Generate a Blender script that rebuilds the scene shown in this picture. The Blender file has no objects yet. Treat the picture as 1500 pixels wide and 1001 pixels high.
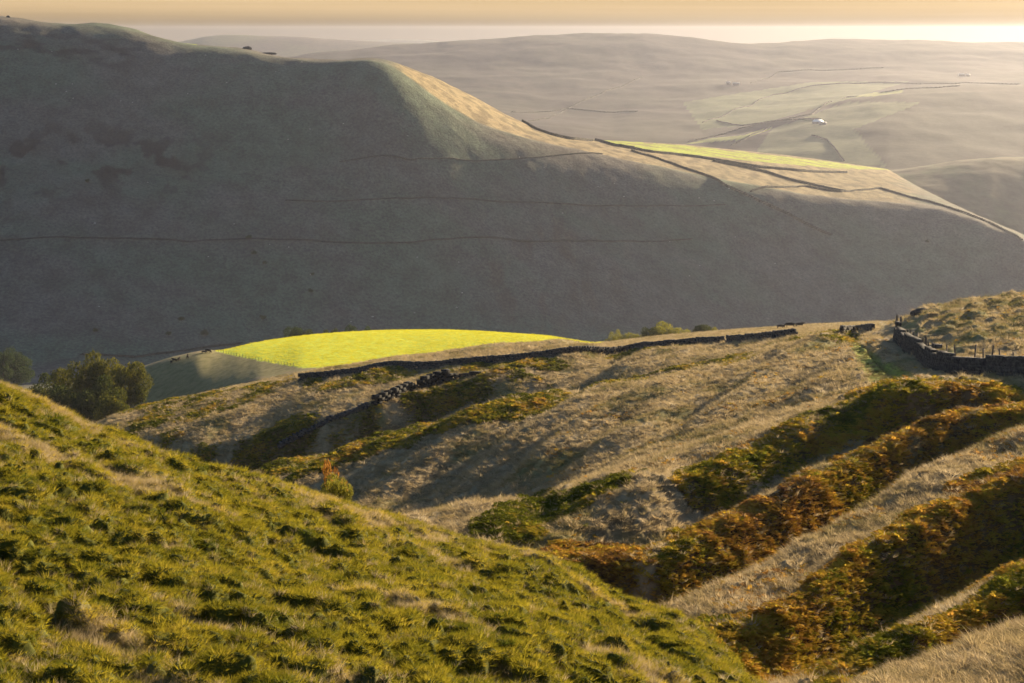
import bpy, math, random
import numpy as np
from mathutils import Vector

random.seed(7)
RS = np.random.RandomState(11)
sc = bpy.context.scene
C = sc.collection

# ------------------------------------------------------------------ camera, sky, sun, exposure
F = 2500.0                       # focal length in pixels of the 1500 px wide photograph
HOR = 45.0                       # row of the horizon
PITCH = math.atan((500.5 - HOR) / F)
cam = bpy.data.objects.new('camera', bpy.data.cameras.new('camera'))
C.objects.link(cam); sc.camera = cam
cam.data.sensor_width = 36; cam.data.lens = F / 1500 * 36
cam.data.clip_start = 0.5; cam.data.clip_end = 60000
cam.location = (0, 0, 0)
cam.rotation_euler = (math.pi / 2 - PITCH, 0, 0)

SUN_AZ, SUN_EL = math.radians(39), math.radians(12)
w = bpy.data.worlds.new("World"); sc.world = w; w.use_nodes = True
nt = w.node_tree; bg = nt.nodes['Background']
sky = nt.nodes.new('ShaderNodeTexSky'); sky.sky_type = 'NISHITA'; sky.sun_disc = False
sky.sun_elevation = SUN_EL; sky.sun_rotation = SUN_AZ
sky.altitude = 300; sky.air_density = 1.0; sky.dust_density = 1.5; sky.ozone_density = 3.0
tcw = nt.nodes.new('ShaderNodeTexCoord'); sxw = nt.nodes.new('ShaderNodeSeparateXYZ'); nt.links.new(tcw.outputs['Generated'], sxw.inputs[0])
mrw = nt.nodes.new('ShaderNodeMapRange'); nt.links.new(sxw.outputs[2], mrw.inputs[0])      # peach band of thin evening cloud low over the horizon
mrw.inputs[1].default_value = 0.03; mrw.inputs[2].default_value = 0.16; mrw.inputs[3].default_value = .93; mrw.inputs[4].default_value = 0
cmb = nt.nodes.new('ShaderNodeMapping'); cmb.inputs['Scale'].default_value = (3, 3, 160); nt.links.new(tcw.outputs['Generated'], cmb.inputs[0])
nzw = nt.nodes.new('ShaderNodeTexNoise'); nzw.inputs['Scale'].default_value = 1.0; nzw.inputs['Detail'].default_value = 5; nt.links.new(cmb.outputs[0], nzw.inputs['Vector'])
crw = nt.nodes.new('ShaderNodeValToRGB'); crw.color_ramp.elements[0].color = (4.0, 2.75, 1.4, 1); crw.color_ramp.elements[1].color = (4.7, 3.3, 1.75, 1)
crw.color_ramp.elements[0].position = .35; crw.color_ramp.elements[1].position = .65; nt.links.new(nzw.outputs[0], crw.inputs[0])
mxw = nt.nodes.new('ShaderNodeMixRGB'); nt.links.new(mrw.outputs[0], mxw.inputs[0]); nt.links.new(sky.outputs[0], mxw.inputs[1]); 
vsw = nt.nodes.new('ShaderNodeVectorMath'); vsw.operation = 'SCALE'; mr2 = nt.nodes.new('ShaderNodeMapRange'); nt.links.new(sxw.outputs[2], mr2.inputs[0])
mr2.inputs[1].default_value = 0.0; mr2.inputs[2].default_value = 0.013; mr2.inputs[3].default_value = .2; mr2.inputs[4].default_value = 1.0
nt.links.new(crw.outputs[0], vsw.inputs[0]); nt.links.new(mr2.outputs[0], vsw.inputs['Scale']); nt.links.new(vsw.outputs[0], mxw.inputs[2])
nt.links.new(mxw.outputs[0], bg.inputs[0]); bg.inputs[1].default_value = 0.055
sdir = Vector((math.sin(SUN_AZ) * math.cos(SUN_EL), math.cos(SUN_AZ) * math.cos(SUN_EL), math.sin(SUN_EL)))
sun = bpy.data.objects.new('sun', bpy.data.lights.new('sun', 'SUN')); C.objects.link(sun)
sun.data.energy = 5.0; sun.data.angle = math.radians(0.6); sun.data.color = (1.0, 0.78, 0.49)
sun.rotation_euler = sdir.to_track_quat('Z', 'Y').to_euler(); sun.location = (0, 0, 80)
sc.view_settings.view_transform = 'Standard'; sc.view_settings.look = 'None'
sc.view_settings.exposure = 1.55; sc.view_settings.gamma = 1.0; sc.view_settings.use_curve_mapping = False
sc.cycles.max_bounces = 4; sc.cycles.diffuse_bounces = 2; sc.cycles.transmission_bounces = 2
sc.cycles.transparent_max_bounces = 4; sc.cycles.volume_bounces = 0; sc.cycles.use_denoising = True
sc.cycles.sample_clamp_indirect = 4

# ------------------------------------------------------------------ noise
def _hash(ix, iy, s):
    m32 = 0xffffffff
    def mix(h):
        h = (h ^ (h >> 16)) & m32; h = (h * 0x45d9f3b) & m32; h = h ^ (h >> 15); h = (h * 0x2c1b3c6d) & m32
        h = h ^ (h >> 12); h = (h * 0x297a2d39) & m32; return h ^ (h >> 15)
    a = mix((np.floor(ix).astype(np.int64) + 90001 + s * 7919) & m32)
    return mix((a + np.floor(iy).astype(np.int64) * 40503 + 777) & m32)
def hr(ix, iy, s): return _hash(ix, iy, s) / 4294967296.0
def perlin(x, y, s=0):
    x = np.asarray(x, float); y = np.asarray(y, float)
    xi = np.floor(x); yi = np.floor(y); xf = x - xi; yf = y - yi
    u = xf * xf * xf * (xf * (xf * 6 - 15) + 10); v = yf * yf * yf * (yf * (yf * 6 - 15) + 10)
    def g(dx, dy):
        a = hr(xi + dx, yi + dy, s) * 2 * np.pi
        return np.cos(a) * (xf - dx) + np.sin(a) * (yf - dy)
    return (g(0, 0) * (1 - u) + g(1, 0) * u) * (1 - v) + (g(0, 1) * (1 - u) + g(1, 1) * u) * v
def fbm(x, y, o=4, s=0):
    r = 0; a = 1.0
    for k in range(o):
        r = r + a * perlin(x * 2 ** k, y * 2 ** k, s + k * 17); a *= 0.5
    return r
def mounds(x, y, s, rmin=.35, rmax=.55):
    """tussock mounds: max over jittered cells of a domed bump of random height"""
    xi = np.floor(x); yi = np.floor(y); out = np.zeros(np.shape(x))
    for dx in (-1, 0, 1):
        for dy in (-1, 0, 1):
            cx = xi + dx; cy = yi + dy
            px = cx + hr(cx, cy, s); py = cy + hr(cx, cy, s + 5)
            R = rmin + (rmax - rmin) * hr(cx, cy, s + 9); H = hr(cx, cy, s + 13) ** 1.3
            d2 = ((x - px) ** 2 + (y - py) ** 2) / R ** 2
            out = np.maximum(out, H * R * 1.7 * np.clip(1 - d2, 0, 1) ** .8)
    return out
def sstep(a, b, x):  # a may exceed b
    t = np.clip((x - a) / (b - a), 0, 1); return t * t * (3 - 2 * t)

# ------------------------------------------------------------------ mesh helpers
def tag(o, label=None, cat=None, group=None, kind=None):
    if label: o['label'] = label
    if cat: o['category'] = cat
    if group: o['group'] = group
    if kind: o['kind'] = kind
    return o
def np_mesh(name, V, faces, mat=None, smooth=False):
    """faces: (n,4) or (n,3) array, or a list of such arrays"""
    V = np.ascontiguousarray(V, dtype=np.float32)
    if not isinstance(faces, list): faces = [faces]
    me = bpy.data.meshes.new(name)
    me.vertices.add(len(V)); me.vertices.foreach_set('co', V.ravel())
    idx = np.concatenate([f.ravel() for f in faces]).astype(np.int32)
    tot = np.concatenate([np.full(len(f), f.shape[1]) for f in faces]).astype(np.int32)
    st = np.concatenate([[0], np.cumsum(tot)[:-1]]).astype(np.int32)
    me.loops.add(len(idx)); me.loops.foreach_set('vertex_index', idx)
    me.polygons.add(len(tot)); me.polygons.foreach_set('loop_start', st); me.polygons.foreach_set('loop_total', tot)
    me.update(calc_edges=True)
    if smooth: me.polygons.foreach_set('use_smooth', np.ones(len(tot), bool))
    if mat: me.materials.append(mat)
    return me
def add_obj(name, me, parent=None, loc=None, rotz=0):
    o = bpy.data.objects.new(name, me); C.objects.link(o)
    if parent: o.parent = parent
    if loc is not None: o.location = loc
    o.rotation_euler[2] = rotz
    return o
def empty(name, loc, rotz=0):
    o = bpy.data.objects.new(name, None); C.objects.link(o); o.location = loc
    o.rotation_euler[2] = rotz; o.empty_display_size = 1; return o
BOXF = np.array([[0,3,2,1],[4,5,6,7],[0,1,5,4],[1,2,6,5],[2,3,7,6],[3,0,4,7]])
def boxes(cen, dim, yaw, jit=0.0, rs=RS):
    """many jittered boxes; cen (n,3) centre, dim (n,3) sizes, yaw (n,)"""
    n = len(cen); u = np.array([[-1,-1,-1],[1,-1,-1],[1,1,-1],[-1,1,-1],[-1,-1,1],[1,-1,1],[1,1,1],[-1,1,1]]) * .5
    P = u[None] + rs.uniform(-jit, jit, (n, 8, 3)); P = P * dim[:, None, :]
    c, s = np.cos(yaw)[:, None], np.sin(yaw)[:, None]
    X = P[..., 0] * c - P[..., 1] * s; Y = P[..., 0] * s + P[..., 1] * c
    V = np.stack([X, Y, P[..., 2]], -1) + cen[:, None, :]
    Fc = BOXF[None] + (np.arange(n) * 8)[:, None, None]
    return V.reshape(-1, 3), Fc.reshape(-1, 4)

# ------------------------------------------------------------------ materials
def new_mat(name):
    m = bpy.data.materials.new(name); m.use_nodes = True
    n = m.node_tree.nodes; n.clear(); return m, n, m.node_tree.links
def ground_mat(name, scale=1.0, bump=0.3, bdist=0.05, var=0.35, sheen=0.0, transl=0.0):
    """colour from the 'Col' attribute broken up by procedural noise at several sizes"""
    m, n, L = new_mat(name)
    out = n.new('ShaderNodeOutputMaterial'); at = n.new('ShaderNodeAttribute'); at.attribute_name = 'Col'
    geo = n.new('ShaderNodeNewGeometry')
    def noise(sc_, det, rough=.6):
        q = n.new('ShaderNodeTexNoise'); q.inputs['Scale'].default_value = sc_; q.inputs['Detail'].default_value = det
        q.inputs['Roughness'].default_value = rough; L.new(geo.outputs['Position'], q.inputs['Vector']); return q
    n1 = noise(scale * 1.0, 8, .7); n2 = noise(scale * 0.13, 5)
    mr = n.new('ShaderNodeMapRange'); L.new(n1.outputs[0], mr.inputs[0])
    mr.inputs[1].default_value = .3; mr.inputs[2].default_value = .7
    mr.inputs[3].default_value = 1 - var; mr.inputs[4].default_value = 1 + var
    mr2 = n.new('ShaderNodeMapRange'); L.new(n2.outputs[0], mr2.inputs[0])
    mr2.inputs[1].default_value = .3; mr2.inputs[2].default_value = .7
    mr2.inputs[3].default_value = 1 - var * .5; mr2.inputs[4].default_value = 1 + var * .5
    mu = n.new('ShaderNodeMath'); mu.operation = 'MULTIPLY'; L.new(mr.outputs[0], mu.inputs[0]); L.new(mr2.outputs[0], mu.inputs[1])
    vm = n.new('ShaderNodeVectorMath'); vm.operation = 'SCALE'; L.new(at.outputs['Color'], vm.inputs[0]); L.new(mu.outputs[0], vm.inputs['Scale'])
    bs = n.new('ShaderNodeBsdfPrincipled'); bs.inputs['Roughness'].default_value = 1.0
    bs.inputs['Specular IOR Level'].default_value = 0.1
    if sheen:
        bs.inputs['Sheen Weight'].default_value = sheen; bs.inputs['Sheen Roughness'].default_value = .5
        L.new(vm.outputs[0], bs.inputs['Sheen Tint'])
    L.new(vm.outputs[0], bs.inputs['Base Color'])
    b = n.new('ShaderNodeBump'); b.inputs['Strength'].default_value = bump; b.inputs['Distance'].default_value = bdist
    L.new(n1.outputs[0], b.inputs['Height']); L.new(b.outputs[0], bs.inputs['Normal'])
    L.new(bs.outputs[0], out.inputs[0])
    return m
def leaf_mat(name, stops, transl=0.5, inst=True, attr='tint'):
    """thin leaves: diffuse + translucent; the ramp runs over a per-plant tint"""
    m, n, L = new_mat(name)
    out = n.new('ShaderNodeOutputMaterial'); at = n.new('ShaderNodeAttribute'); at.attribute_name = attr
    if inst: at.attribute_type = 'INSTANCER'
    r = n.new('ShaderNodeValToRGB'); r.color_ramp.elements.remove(r.color_ramp.elements[0])
    r.color_ramp.elements[0].position = stops[0][0]; r.color_ramp.elements[0].color = (*stops[0][1], 1)
    for p, c in stops[1:]:
        e = r.color_ramp.elements.new(p); e.color = (*c, 1)
    L.new(at.outputs['Fac'], r.inputs[0])
    d = n.new('ShaderNodeBsdfDiffuse'); t = n.new('ShaderNodeBsdfTranslucent'); mx = n.new('ShaderNodeMixShader')
    mx.inputs[0].default_value = transl
    L.new(r.outputs[0], d.inputs[0]); L.new(r.outputs[0], t.inputs[0])
    L.new(d.outputs[0], mx.inputs[1]); L.new(t.outputs[0], mx.inputs[2]); L.new(mx.outputs[0], out.inputs[0])
    return m
def plain_mat(name, c1, c2, scale=2.0, rough=.9, bump=.4, bdist=.05, metal=0.0):
    m, n, L = new_mat(name)
    out = n.new('ShaderNodeOutputMaterial'); bs = n.new('ShaderNodeBsdfPrincipled')
    tc = n.new('ShaderNodeNewGeometry'); q = n.new('ShaderNodeTexNoise'); q.inputs['Scale'].default_value = scale
    q.inputs['Detail'].default_value = 8; L.new(tc.outputs['Position'], q.inputs['Vector'])
    r = n.new('ShaderNodeValToRGB'); r.color_ramp.elements[0].color = (*c1, 1); r.color_ramp.elements[1].color = (*c2, 1)
    r.color_ramp.elements[0].position = .35; r.color_ramp.elements[1].position = .65
    L.new(q.outputs[0], r.inputs[0]); L.new(r.outputs[0], bs.inputs['Base Color'])
    b = n.new('ShaderNodeBump'); b.inputs['Strength'].default_value = bump; b.inputs['Distance'].default_value = bdist
    L.new(q.outputs[0], b.inputs['Height']); L.new(b.outputs[0], bs.inputs['Normal'])
    bs.inputs['Specular IOR Level'].default_value = .5 if rough < .7 else .1
    bs.inputs['Roughness'].default_value = rough; bs.inputs['Metallic'].default_value = metal
    L.new(bs.outputs[0], out.inputs[0]); return m

# ------------------------------------------------------------------ terrain sheets, lofted through surveyed ridge and gully lines
TP, = (math.tan(PITCH),)
def tan_down(py):                         # tangent of the angle below the horizon of a photo row (centre column)
    v = (500.5 - py) / F
    return -(v * math.cos(PITCH) - math.sin(PITCH)) / (math.cos(PITCH) + v * math.sin(PITCH))
def xfac(px, py):                         # x / y for a photo column
    v = (500.5 - py) / F
    return (px - 750.0) / F / (math.cos(PITCH) + v * math.sin(PITCH))
def to_px(x, y, z):
    d = y * math.cos(PITCH) - z * math.sin(PITCH); v = (y * math.sin(PITCH) + z * math.cos(PITCH)) / d
    return 750 + F * x / d, 500.5 - F * v

class Sheet:
    def __init__(s, rows, px0, px1, step, nsub, smooth=0, mind=.05):
        px = np.arange(px0, px1 + .1, step); s.px = px
        Dk, Zk = [], []
        for r in rows:
            a = np.array(r, float); D = np.interp(px, a[:, 0], a[:, 2]); P = np.interp(px, a[:, 0], a[:, 1])
            sm = smooth[len(Dk)] if isinstance(smooth, (list, tuple)) else smooth
            if sm:
                k = int(max(1, sm / step)); ker = np.hanning(2 * k + 3)[1:-1]; ker /= ker.sum()
                D = np.convolve(np.pad(D, k, mode='edge'), ker, 'valid'); P = np.convolve(np.pad(P, k, mode='edge'), ker, 'valid')
            Dk.append(D); Zk.append(-tan_down(P) * D)
        D = np.array(Dk); T_ = -np.array(Zk) / D
        for k in range(1, len(D)): D[k] = np.maximum(D[k], D[k-1] + mind)
        Z = -T_ * D
        h = np.maximum(np.diff(D, axis=0), .05); dl = np.diff(Z, axis=0) / h
        m = np.zeros_like(Z); m[0] = dl[0]; m[-1] = dl[-1]
        for k in range(1, len(Z) - 1):
            w1 = 2 * h[k] + h[k-1]; w2 = h[k] + 2 * h[k-1]
            same = dl[k-1] * dl[k] > 0
            m[k] = np.where(same, (w1 + w2) / (w1 / np.where(same, dl[k-1], 1) + w2 / np.where(same, dl[k], 1)), 0.0)
        Y, H, KK = [], [], []
        for k in range(len(Z) - 1):
            ns = nsub[k] if isinstance(nsub, (list, tuple)) else nsub
            t = (np.arange(ns + (k == len(Z) - 2)) / ns)[:, None]
            Y.append(D[k] + t * h[k]); KK.append(k + t[:, 0])
            H.append((2*t**3-3*t**2+1)*Z[k] + (t**3-2*t**2+t)*h[k]*m[k] + (-2*t**3+3*t**2)*Z[k+1] + (t**3-t**2)*h[k]*m[k+1])
        s.kk = np.concatenate(KK)[:, None] + 0 * px[None]; s.y = np.concatenate(Y); s.z = np.concatenate(H)
        pyv = to_px(0 * s.y, s.y, s.z)[1]
        s.x = xfac(px[None, :], pyv) * s.y
        s.py0 = pyv                        # row before small relief
    def finish(s, name, mat, col, kind='structure', smooth=True):
        R, K = s.y.shape
        V = np.stack([s.x, s.y, s.z], -1).reshape(-1, 3)
        i = np.arange(R - 1)[:, None] * K + np.arange(K - 1)[None]
        f = np.stack([i, i + 1, i + K + 1, i + K], -1).reshape(-1, 4)
        me = np_mesh(name, V, f, mat, smooth)
        ca = me.color_attributes.new('Col', 'FLOAT_COLOR', 'POINT')
        c4 = np.ones((R * K, 4), np.float32); c4[:, :3] = np.clip(col, 0, 1).reshape(-1, 3)
        ca.data.foreach_set('color', c4.ravel())
        s.obj = tag(add_obj(name, me), kind=kind)
        s.pyf = to_px(s.x, s.y, s.z)[1]
        s.rm = np.minimum.accumulate(s.pyf, axis=0)
        return s.obj
    def locate(s, px, py, back=False):
        """the ground point seen at this photo position (back: last point of the column nearest that row)"""
        c = (px - s.px[0]) / (s.px[1] - s.px[0]); c0 = int(np.clip(math.floor(c), 0, len(s.px) - 2)); f = min(max(c - c0, 0), 1)
        col = s.pyf[:, c0] * (1 - f) + s.pyf[:, c0 + 1] * f
        ok = np.where(col <= py)[0]
        k = ok[0] if len(ok) else int(np.argmin(col))
        if k > 0 and len(ok) and col[k-1] > col[k]:
            g = (col[k-1] - py) / (col[k-1] - col[k]); g = min(max(g, 0), 1)
        else: g = 1.0; k = max(k, 1)
        def v(A):
            a = A[k-1, c0] * (1 - f) + A[k-1, c0+1] * f; b = A[k, c0] * (1 - f) + A[k, c0+1] * f
            return a * (1 - g) + b * g
        return Vector((v(s.x), v(s.y), v(s.z)))
    def scatter(s, n, wfun, rs):
        """n random ground points; wfun gives the wanted density per square metre at each grid node"""
        W = wfun * s.cell_area(); W = W[:-1, :-1].ravel(); W = W / W.sum()
        K = s.y.shape[1]; idx = np.searchsorted(np.cumsum(W), rs.rand(n)); idx = np.minimum(idx, len(W) - 1)
        i = idx // (K - 1); j = idx % (K - 1); u = rs.rand(n); v = rs.rand(n)
        def bl(A): return (A[i, j] * (1-u) + A[i, j+1] * u) * (1-v) + (A[i+1, j] * (1-u) + A[i+1, j+1] * u) * v
        return np.stack([bl(s.x), bl(s.y), bl(s.z)], -1), i, j
    def cell_area(s):
        dx = np.abs(np.gradient(s.x, axis=1)); dy = np.abs(np.gradient(s.y, axis=0)); return dx * dy

def inpoly(px, py, poly):
    """signed soft membership of photo-position arrays in a ground outline"""
    poly = np.array(poly, float); res = np.zeros(np.shape(px), bool); n = len(poly)
    for a in range(n):
        x1, y1 = poly[a]; x2, y2 = poly[(a + 1) % n]
        c = ((y1 > py) != (y2 > py)) & (px < (x2 - x1) * (py - y1) / (y2 - y1 + 1e-9) + x1); res ^= c
    return res
def dist_line(px, py, pts):
    d = np.full(np.shape(px), 1e9); pts = np.array(pts, float)
    for a in range(len(pts) - 1):
        p, q = pts[a], pts[a + 1]; v = q - p; L2 = (v ** 2).sum()
        t = np.clip(((px - p[0]) * v[0] + (py - p[1]) * v[1]) / L2, 0, 1)
        d = np.minimum(d, np.hypot(px - p[0] - t * v[0], py - p[1] - t * v[1]))
    return d
def mixc(a, b, t): return a * (1 - t[..., None]) + b * t[..., None]
def lin(*c): return np.array(c, float)

DRY = lin(.30, .235, .135); DRY2 = lin(.22, .17, .09); GREEN = lin(.075, .08, .014); OLIVE = lin(.085, .095, .035)
BRK = lin(.11, .065, .025); EARTH = lin(.06, .045, .03)

# ---------- base ground, reaching the horizon
n = 160; rr = np.concatenate([[0.5], np.geomspace(3, 12700, 70)]); aa = np.linspace(0, 2 * np.pi, n, endpoint=False)
RR, AA = np.meshgrid(rr, aa, indexing='ij')
V = np.stack([RR * np.cos(AA), RR * np.sin(AA), np.maximum(-1.75 - .5 * RR - .02 * RR ** 1.2, -300 + 3 * np.sin(RR / 300 + AA * 3))], -1).reshape(-1, 3)
i = np.arange(len(rr) - 1)[:, None] * n + np.arange(n)[None]; j = np.arange(len(rr) - 1)[:, None] * n + (np.arange(n)[None] + 1) % n
me = np_mesh('ground', V, np.stack([i, i + n, j + n, j], -1).reshape(-1, 4), None, True)
ca = me.color_attributes.new('Col', 'FLOAT_COLOR', 'POINT'); ca.data.foreach_set('color', np.tile(np.array([.1, .11, .045, 1], np.float32), len(V)))
M_far = ground_mat('far_grass', .02, .2, .6, .22); me.materials.append(M_far)
tag(add_obj('ground', me), kind='structure')

# ---------- A: foreground spur on the left
A = Sheet([
 [(-400,1500,10),(0,1480,13),(500,1460,15),(1100,1400,22),(1400,1400,26)],
 [(-400,1000,22),(0,1001,23),(500,1001,27),(800,1001,31),(1000,1010,35),(1110,1035,40),(1400,1150,46)],
 [(-400,760,36),(0,780,38),(250,800,40),(500,850,42),(800,900,44),(1000,955,46),(1110,1010,47),(1400,1120,50)],
 [(-400,480,82),(-100,522,76),(0,553,73),(50,576,72),(100,601,71.5),(150,628,71),(200,648,70.5),(250,670,70),(300,692,69.5),(380,706,69),(440,720,68.5),(500,738,68),(560,755,67),(600,766,66.5),(700,789,64),(800,818,61.5),(850,853,60),(900,886,58),(1000,908,55),(1060,950,53),(1110,1003,51),(1400,1110,52)],
 [(-400,640,98),(0,760,88),(500,900,84),(800,960,76),(1000,1010,64),(1110,1040,57),(1400,1160,56)],
 [(-400,1000,120),(0,1040,110),(500,1100,110),(800,1120,95),(1100,1150,70),(1400,1250,62)]],
 -400, 1400, 2, [60, 190, 210, 60, 30], smooth=30)
u1 = A.x * .8 + A.y * .6; 
patch = sstep(-.25, .3, fbm(A.x / 6, A.y / 9, 3, 3))
lo = fbm(A.x / 7, A.y / 11, 3, 21)
warpx = A.x + .55 * fbm(A.x / .8, A.y / .8, 3, 5); warpy = A.y + .55 * fbm(A.x / .8 + 9, A.y / .8, 3, 6)
edge = sstep(56, 66, A.y)
A.hm = mounds(warpx / .74, warpy / .84, 31, .36, .66) * (.5 + .5 * patch) * 1.05 + mounds(warpx / .5, warpy / .6, 41, .4, .6) * (.25 + .35 * patch)
A.hm = .62 * np.tanh(A.hm / .55)
A.z = A.z + lo * .5 + A.hm * (1 - .45 * edge) + fbm(A.x / .3, A.y / .3, 2, 8) * .02 - .25
# straw coloured streaks run down and along the slope
strw = sstep(.0, .42, fbm(A.x / 3.2 + A.y * .25, A.y / 4.5 + A.x * .15, 4, 51) + .35 * sstep(50, 68, A.y) * sstep(300, 800, 750 + F * A.x / A.y) - A.hm * .5)
A.straw = strw
col = mixc(np.broadcast_to(GREEN, A.x.shape + (3,)), DRY * .8, strw * .8)
M_near = ground_mat('near_turf', 6, .5, .04, .35)
A.finish('foreground_hillside', M_near, col)

# ---------- B: bracken gullies, moor, wall shoulder, pasture
Brows = [
 [(0,1900,50),(600,1600,40),(1000,1500,26),(1200,1400,20),(1350,1400,18),(1500,1400,18),(1800,1400,18)],
 [(0,1400,70),(600,1150,55),(1000,1060,46),(1150,1022,44),(1230,1004,44),(1350,968,44),(1500,918,43),(1800,800,43)],
 [(0,1380,76),(600,1130,57),(1000,1050,50),(1200,1016,49),(1350,985,48),(1500,940,47),(1800,830,47)],
 [(0,1350,84),(600,1120,60),(1000,1040,53),(1150,1010,53),(1230,992,53),(1290,962,53.5),(1350,928,54),(1420,890,55),(1500,844,55),(1800,760,56)],
 [(0,1320,92),(600,1110,66),(1000,990,57),(1150,985,57),(1233,962,58),(1290,930,59),(1360,890,60),(1467,832,61),(1800,730,61)],
 [(0,1280,100),(600,1080,75),(1000,945,63),(1060,930,63),(1100,915,64),(1167,885,65),(1200,862,65.5),(1253,816,66),(1300,792,66),(1377,757,66.5),(1427,725,67),(1500,702,67),(1800,640,67)],
 [(0,1240,110),(600,1060,80),(1000,910,69),(1100,886,70),(1167,860,70),(1230,808,71),(1300,768,73),(1377,731,74),(1500,678,75),(1800,620,75)],
 [(0,1200,120),(600,1050,90),(940,905,76),(1000,888,76),(1050,862,77),(1133,830,78),(1200,788,79),(1273,742,80),(1333,708,81),(1400,671,82),(1500,624,83),(1800,570,84)],
 [(0,1150,130),(600,1030,98),(900,900,86),(1000,885,85),(1133,818,86),(1200,782,87),(1273,742,88),(1333,705,89),(1400,672,90),(1500,632,91),(1800,580,91)],
 [(0,1100,140),(600,950,100),(700,880,98),(800,822,96),(900,820,93),(950,822,92.5),(1000,800,93),(1050,777,94),(1100,753,95),(1150,731,96),(1200,700,97),(1300,645,98),(1400,607,99),(1500,600,99),(1800,580,99)],
 [(0,1050,150),(600,905,110),(700,850,107),(800,806,103),(900,798,102),(1000,776,102),(1100,732,103),(1200,678,104),(1300,632,105),(1400,597,105),(1500,592,105),(1800,540,105)],
 [(0,960,170),(600,830,125),(700,800,120),(800,778,116),(900,740,115),(1000,700,114),(1100,665,114),(1200,616,114),(1260,588,114),(1300,573,114),(1350,566,114),(1400,570,113),(1500,588,111),(1800,560,111)],
 [(0,900,190),(600,760,150),(700,740,145),(800,720,140),(900,680,136),(1000,650,134),(1100,620,134),(1200,588,134),(1300,560,130),(1350,556,126),(1400,562,120),(1500,580,116),(1800,570,115)],
 [(0,840,200),(400,760,178),(600,692,176),(700,665,175),(800,637,172),(900,615,170),(1000,590,168),(1100,562,167),(1200,540,163),(1290,530,153),(1350,540,142),(1400,552,131),(1500,556,124),(1800,560,120)],
 [(0,800,205),(200,750,200),(400,700,198),(500,674,200),(600,644,203),(700,614,206),(800,588,208),(900,567,210),(1000,546,210),(1100,523,206),(1200,504,196),(1290,500,175),(1350,518,156),(1400,530,145),(1500,532,136),(1800,520,130)],
 [(0,790,240),(200,760,228),(400,715,222),(500,692,222),(600,662,226),(700,620,235),(800,591,242),(900,569,246),(1000,547,248),(1100,522,242),(1200,502,225),(1290,494,198),(1350,484,180),(1400,478,172),(1500,476,165),(1800,440,160)],
 [(0,720,300),(170,640,300),(300,650,272),(400,632,272),(480,606,272),(560,590,275),(620,570,282),(690,552,288),(800,536,296),(900,524,298),(1000,513,290),(1100,501,280),(1200,490,262),(1290,482,232),(1350,457,205),(1400,447,202),(1500,434,200),(1800,390,200)],
 [(0,670,340),(170,617,385),(250,590,420),(340,570,470),(440,558.5,520),(600,542,490),(740,530,460),(870,517.5,440),(960,510,410),(1050,503,380),(1190,488,330),(1290,483,300),(1350,478,260),(1500,462,260),(1800,420,260)],
 [(0,700,570),(150,636,572),(250,610,572),(320,576,570),(380,556,560),(440,548,552),(600,539,540),(740,528,515),(870,511,500),(960,503,480),(1050,495,450),(1190,482,420),(1290,476,380),(1350,482,330),(1500,472,330),(1800,440,330)],
 [(-10,590,660),(120,568,650),(205,546,645),(250,532,642),(290,524,640),(320,522,645),(350,511,662),(370,504,680),(400,498,700),(450,491,725),(500,487,740),(560,484,755),(600,483.5,760),(650,484,760),(700,486,740),(800,493,690),(870,503,590),(960,492.5,600),(1060,487,600),(1190,479.5,560),(1290,473,480),(1350,480,400),(1500,470,400),(1800,450,400)],
 [(0,680,800),(205,620,800),(400,575,860),(600,570,920),(870,560,800),(1060,550,800),(1290,545,650),(1500,540,550),(1800,540,550)]]
def level_row(r, anchor, s, pmax=9999):
    """let a ridge or gully line run nearly level (slope s to the right) through its anchor column"""
    a = np.array(r, float); py = np.interp(anchor, a[:, 0], a[:, 1]); D = np.interp(anchor, a[:, 0], a[:, 2])
    q = D * (tan_down(py) + s * xfac(anchor, py)); out = []
    for p, y_, d in r: out.append((p, y_, q / (tan_down(y_) + s * xfac(p, y_)) if p < pmax else d))
    return out
for k in range(1, 11): Brows[k] = level_row(Brows[k], 1200, .03 if k in (6, 7) else .07)
Brows[11] = level_row(Brows[11], 1200, .10, 1290); Brows[12] = level_row(Brows[12], 1100, .20, 1200); Brows[13] = level_row(Brows[13], 1000, .27, 1200)
def steep(k, gap, p0=9999, p1=9999):
    """pull gully line k close under the crest line k+1 so that the bank facing the camera stands steep"""
    nx = Brows[k + 1]; a = np.array(nx, float)
    for_px = [q for q in (300, 400, 500, 560, 620, 680, 740, 800, 860, 920, 1000) if p0 < 9000]
    b = np.array(Brows[k], float); ps = sorted(set(b[:, 0].tolist() + for_px)); row = []
    for p in ps:
        y_ = float(np.interp(p, b[:, 0], b[:, 1])); d = float(np.interp(p, b[:, 0], b[:, 2]))
        g = gap + 400 * max(0.0, min(1.0, (p - p0) / (p1 - p0))) if p0 < 9000 else gap
        row.append((p, y_, max(d, float(np.interp(p, a[:, 0], a[:, 2])) - g)))
    Brows[k] = row
steep(2, 2.0); steep(4, 3.2); steep(8, 4.0); steep(10, 5.5); steep(13, 15, 660, 6000); steep(12, 24, 660, 6000); steep(15, 13, 640, 5000)
B = Sheet(Brows, 0, 1800, 3, [14,24,16,24,24,34,22,26,20,34,26,44,50,60,44,44,70,60,50,70,20], smooth=9, mind=1.3)
KK = B.kk
BX, BY = B.x, B.y
PX = np.broadcast_to(B.px[None], B.y.shape); PY = B.py0
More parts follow.
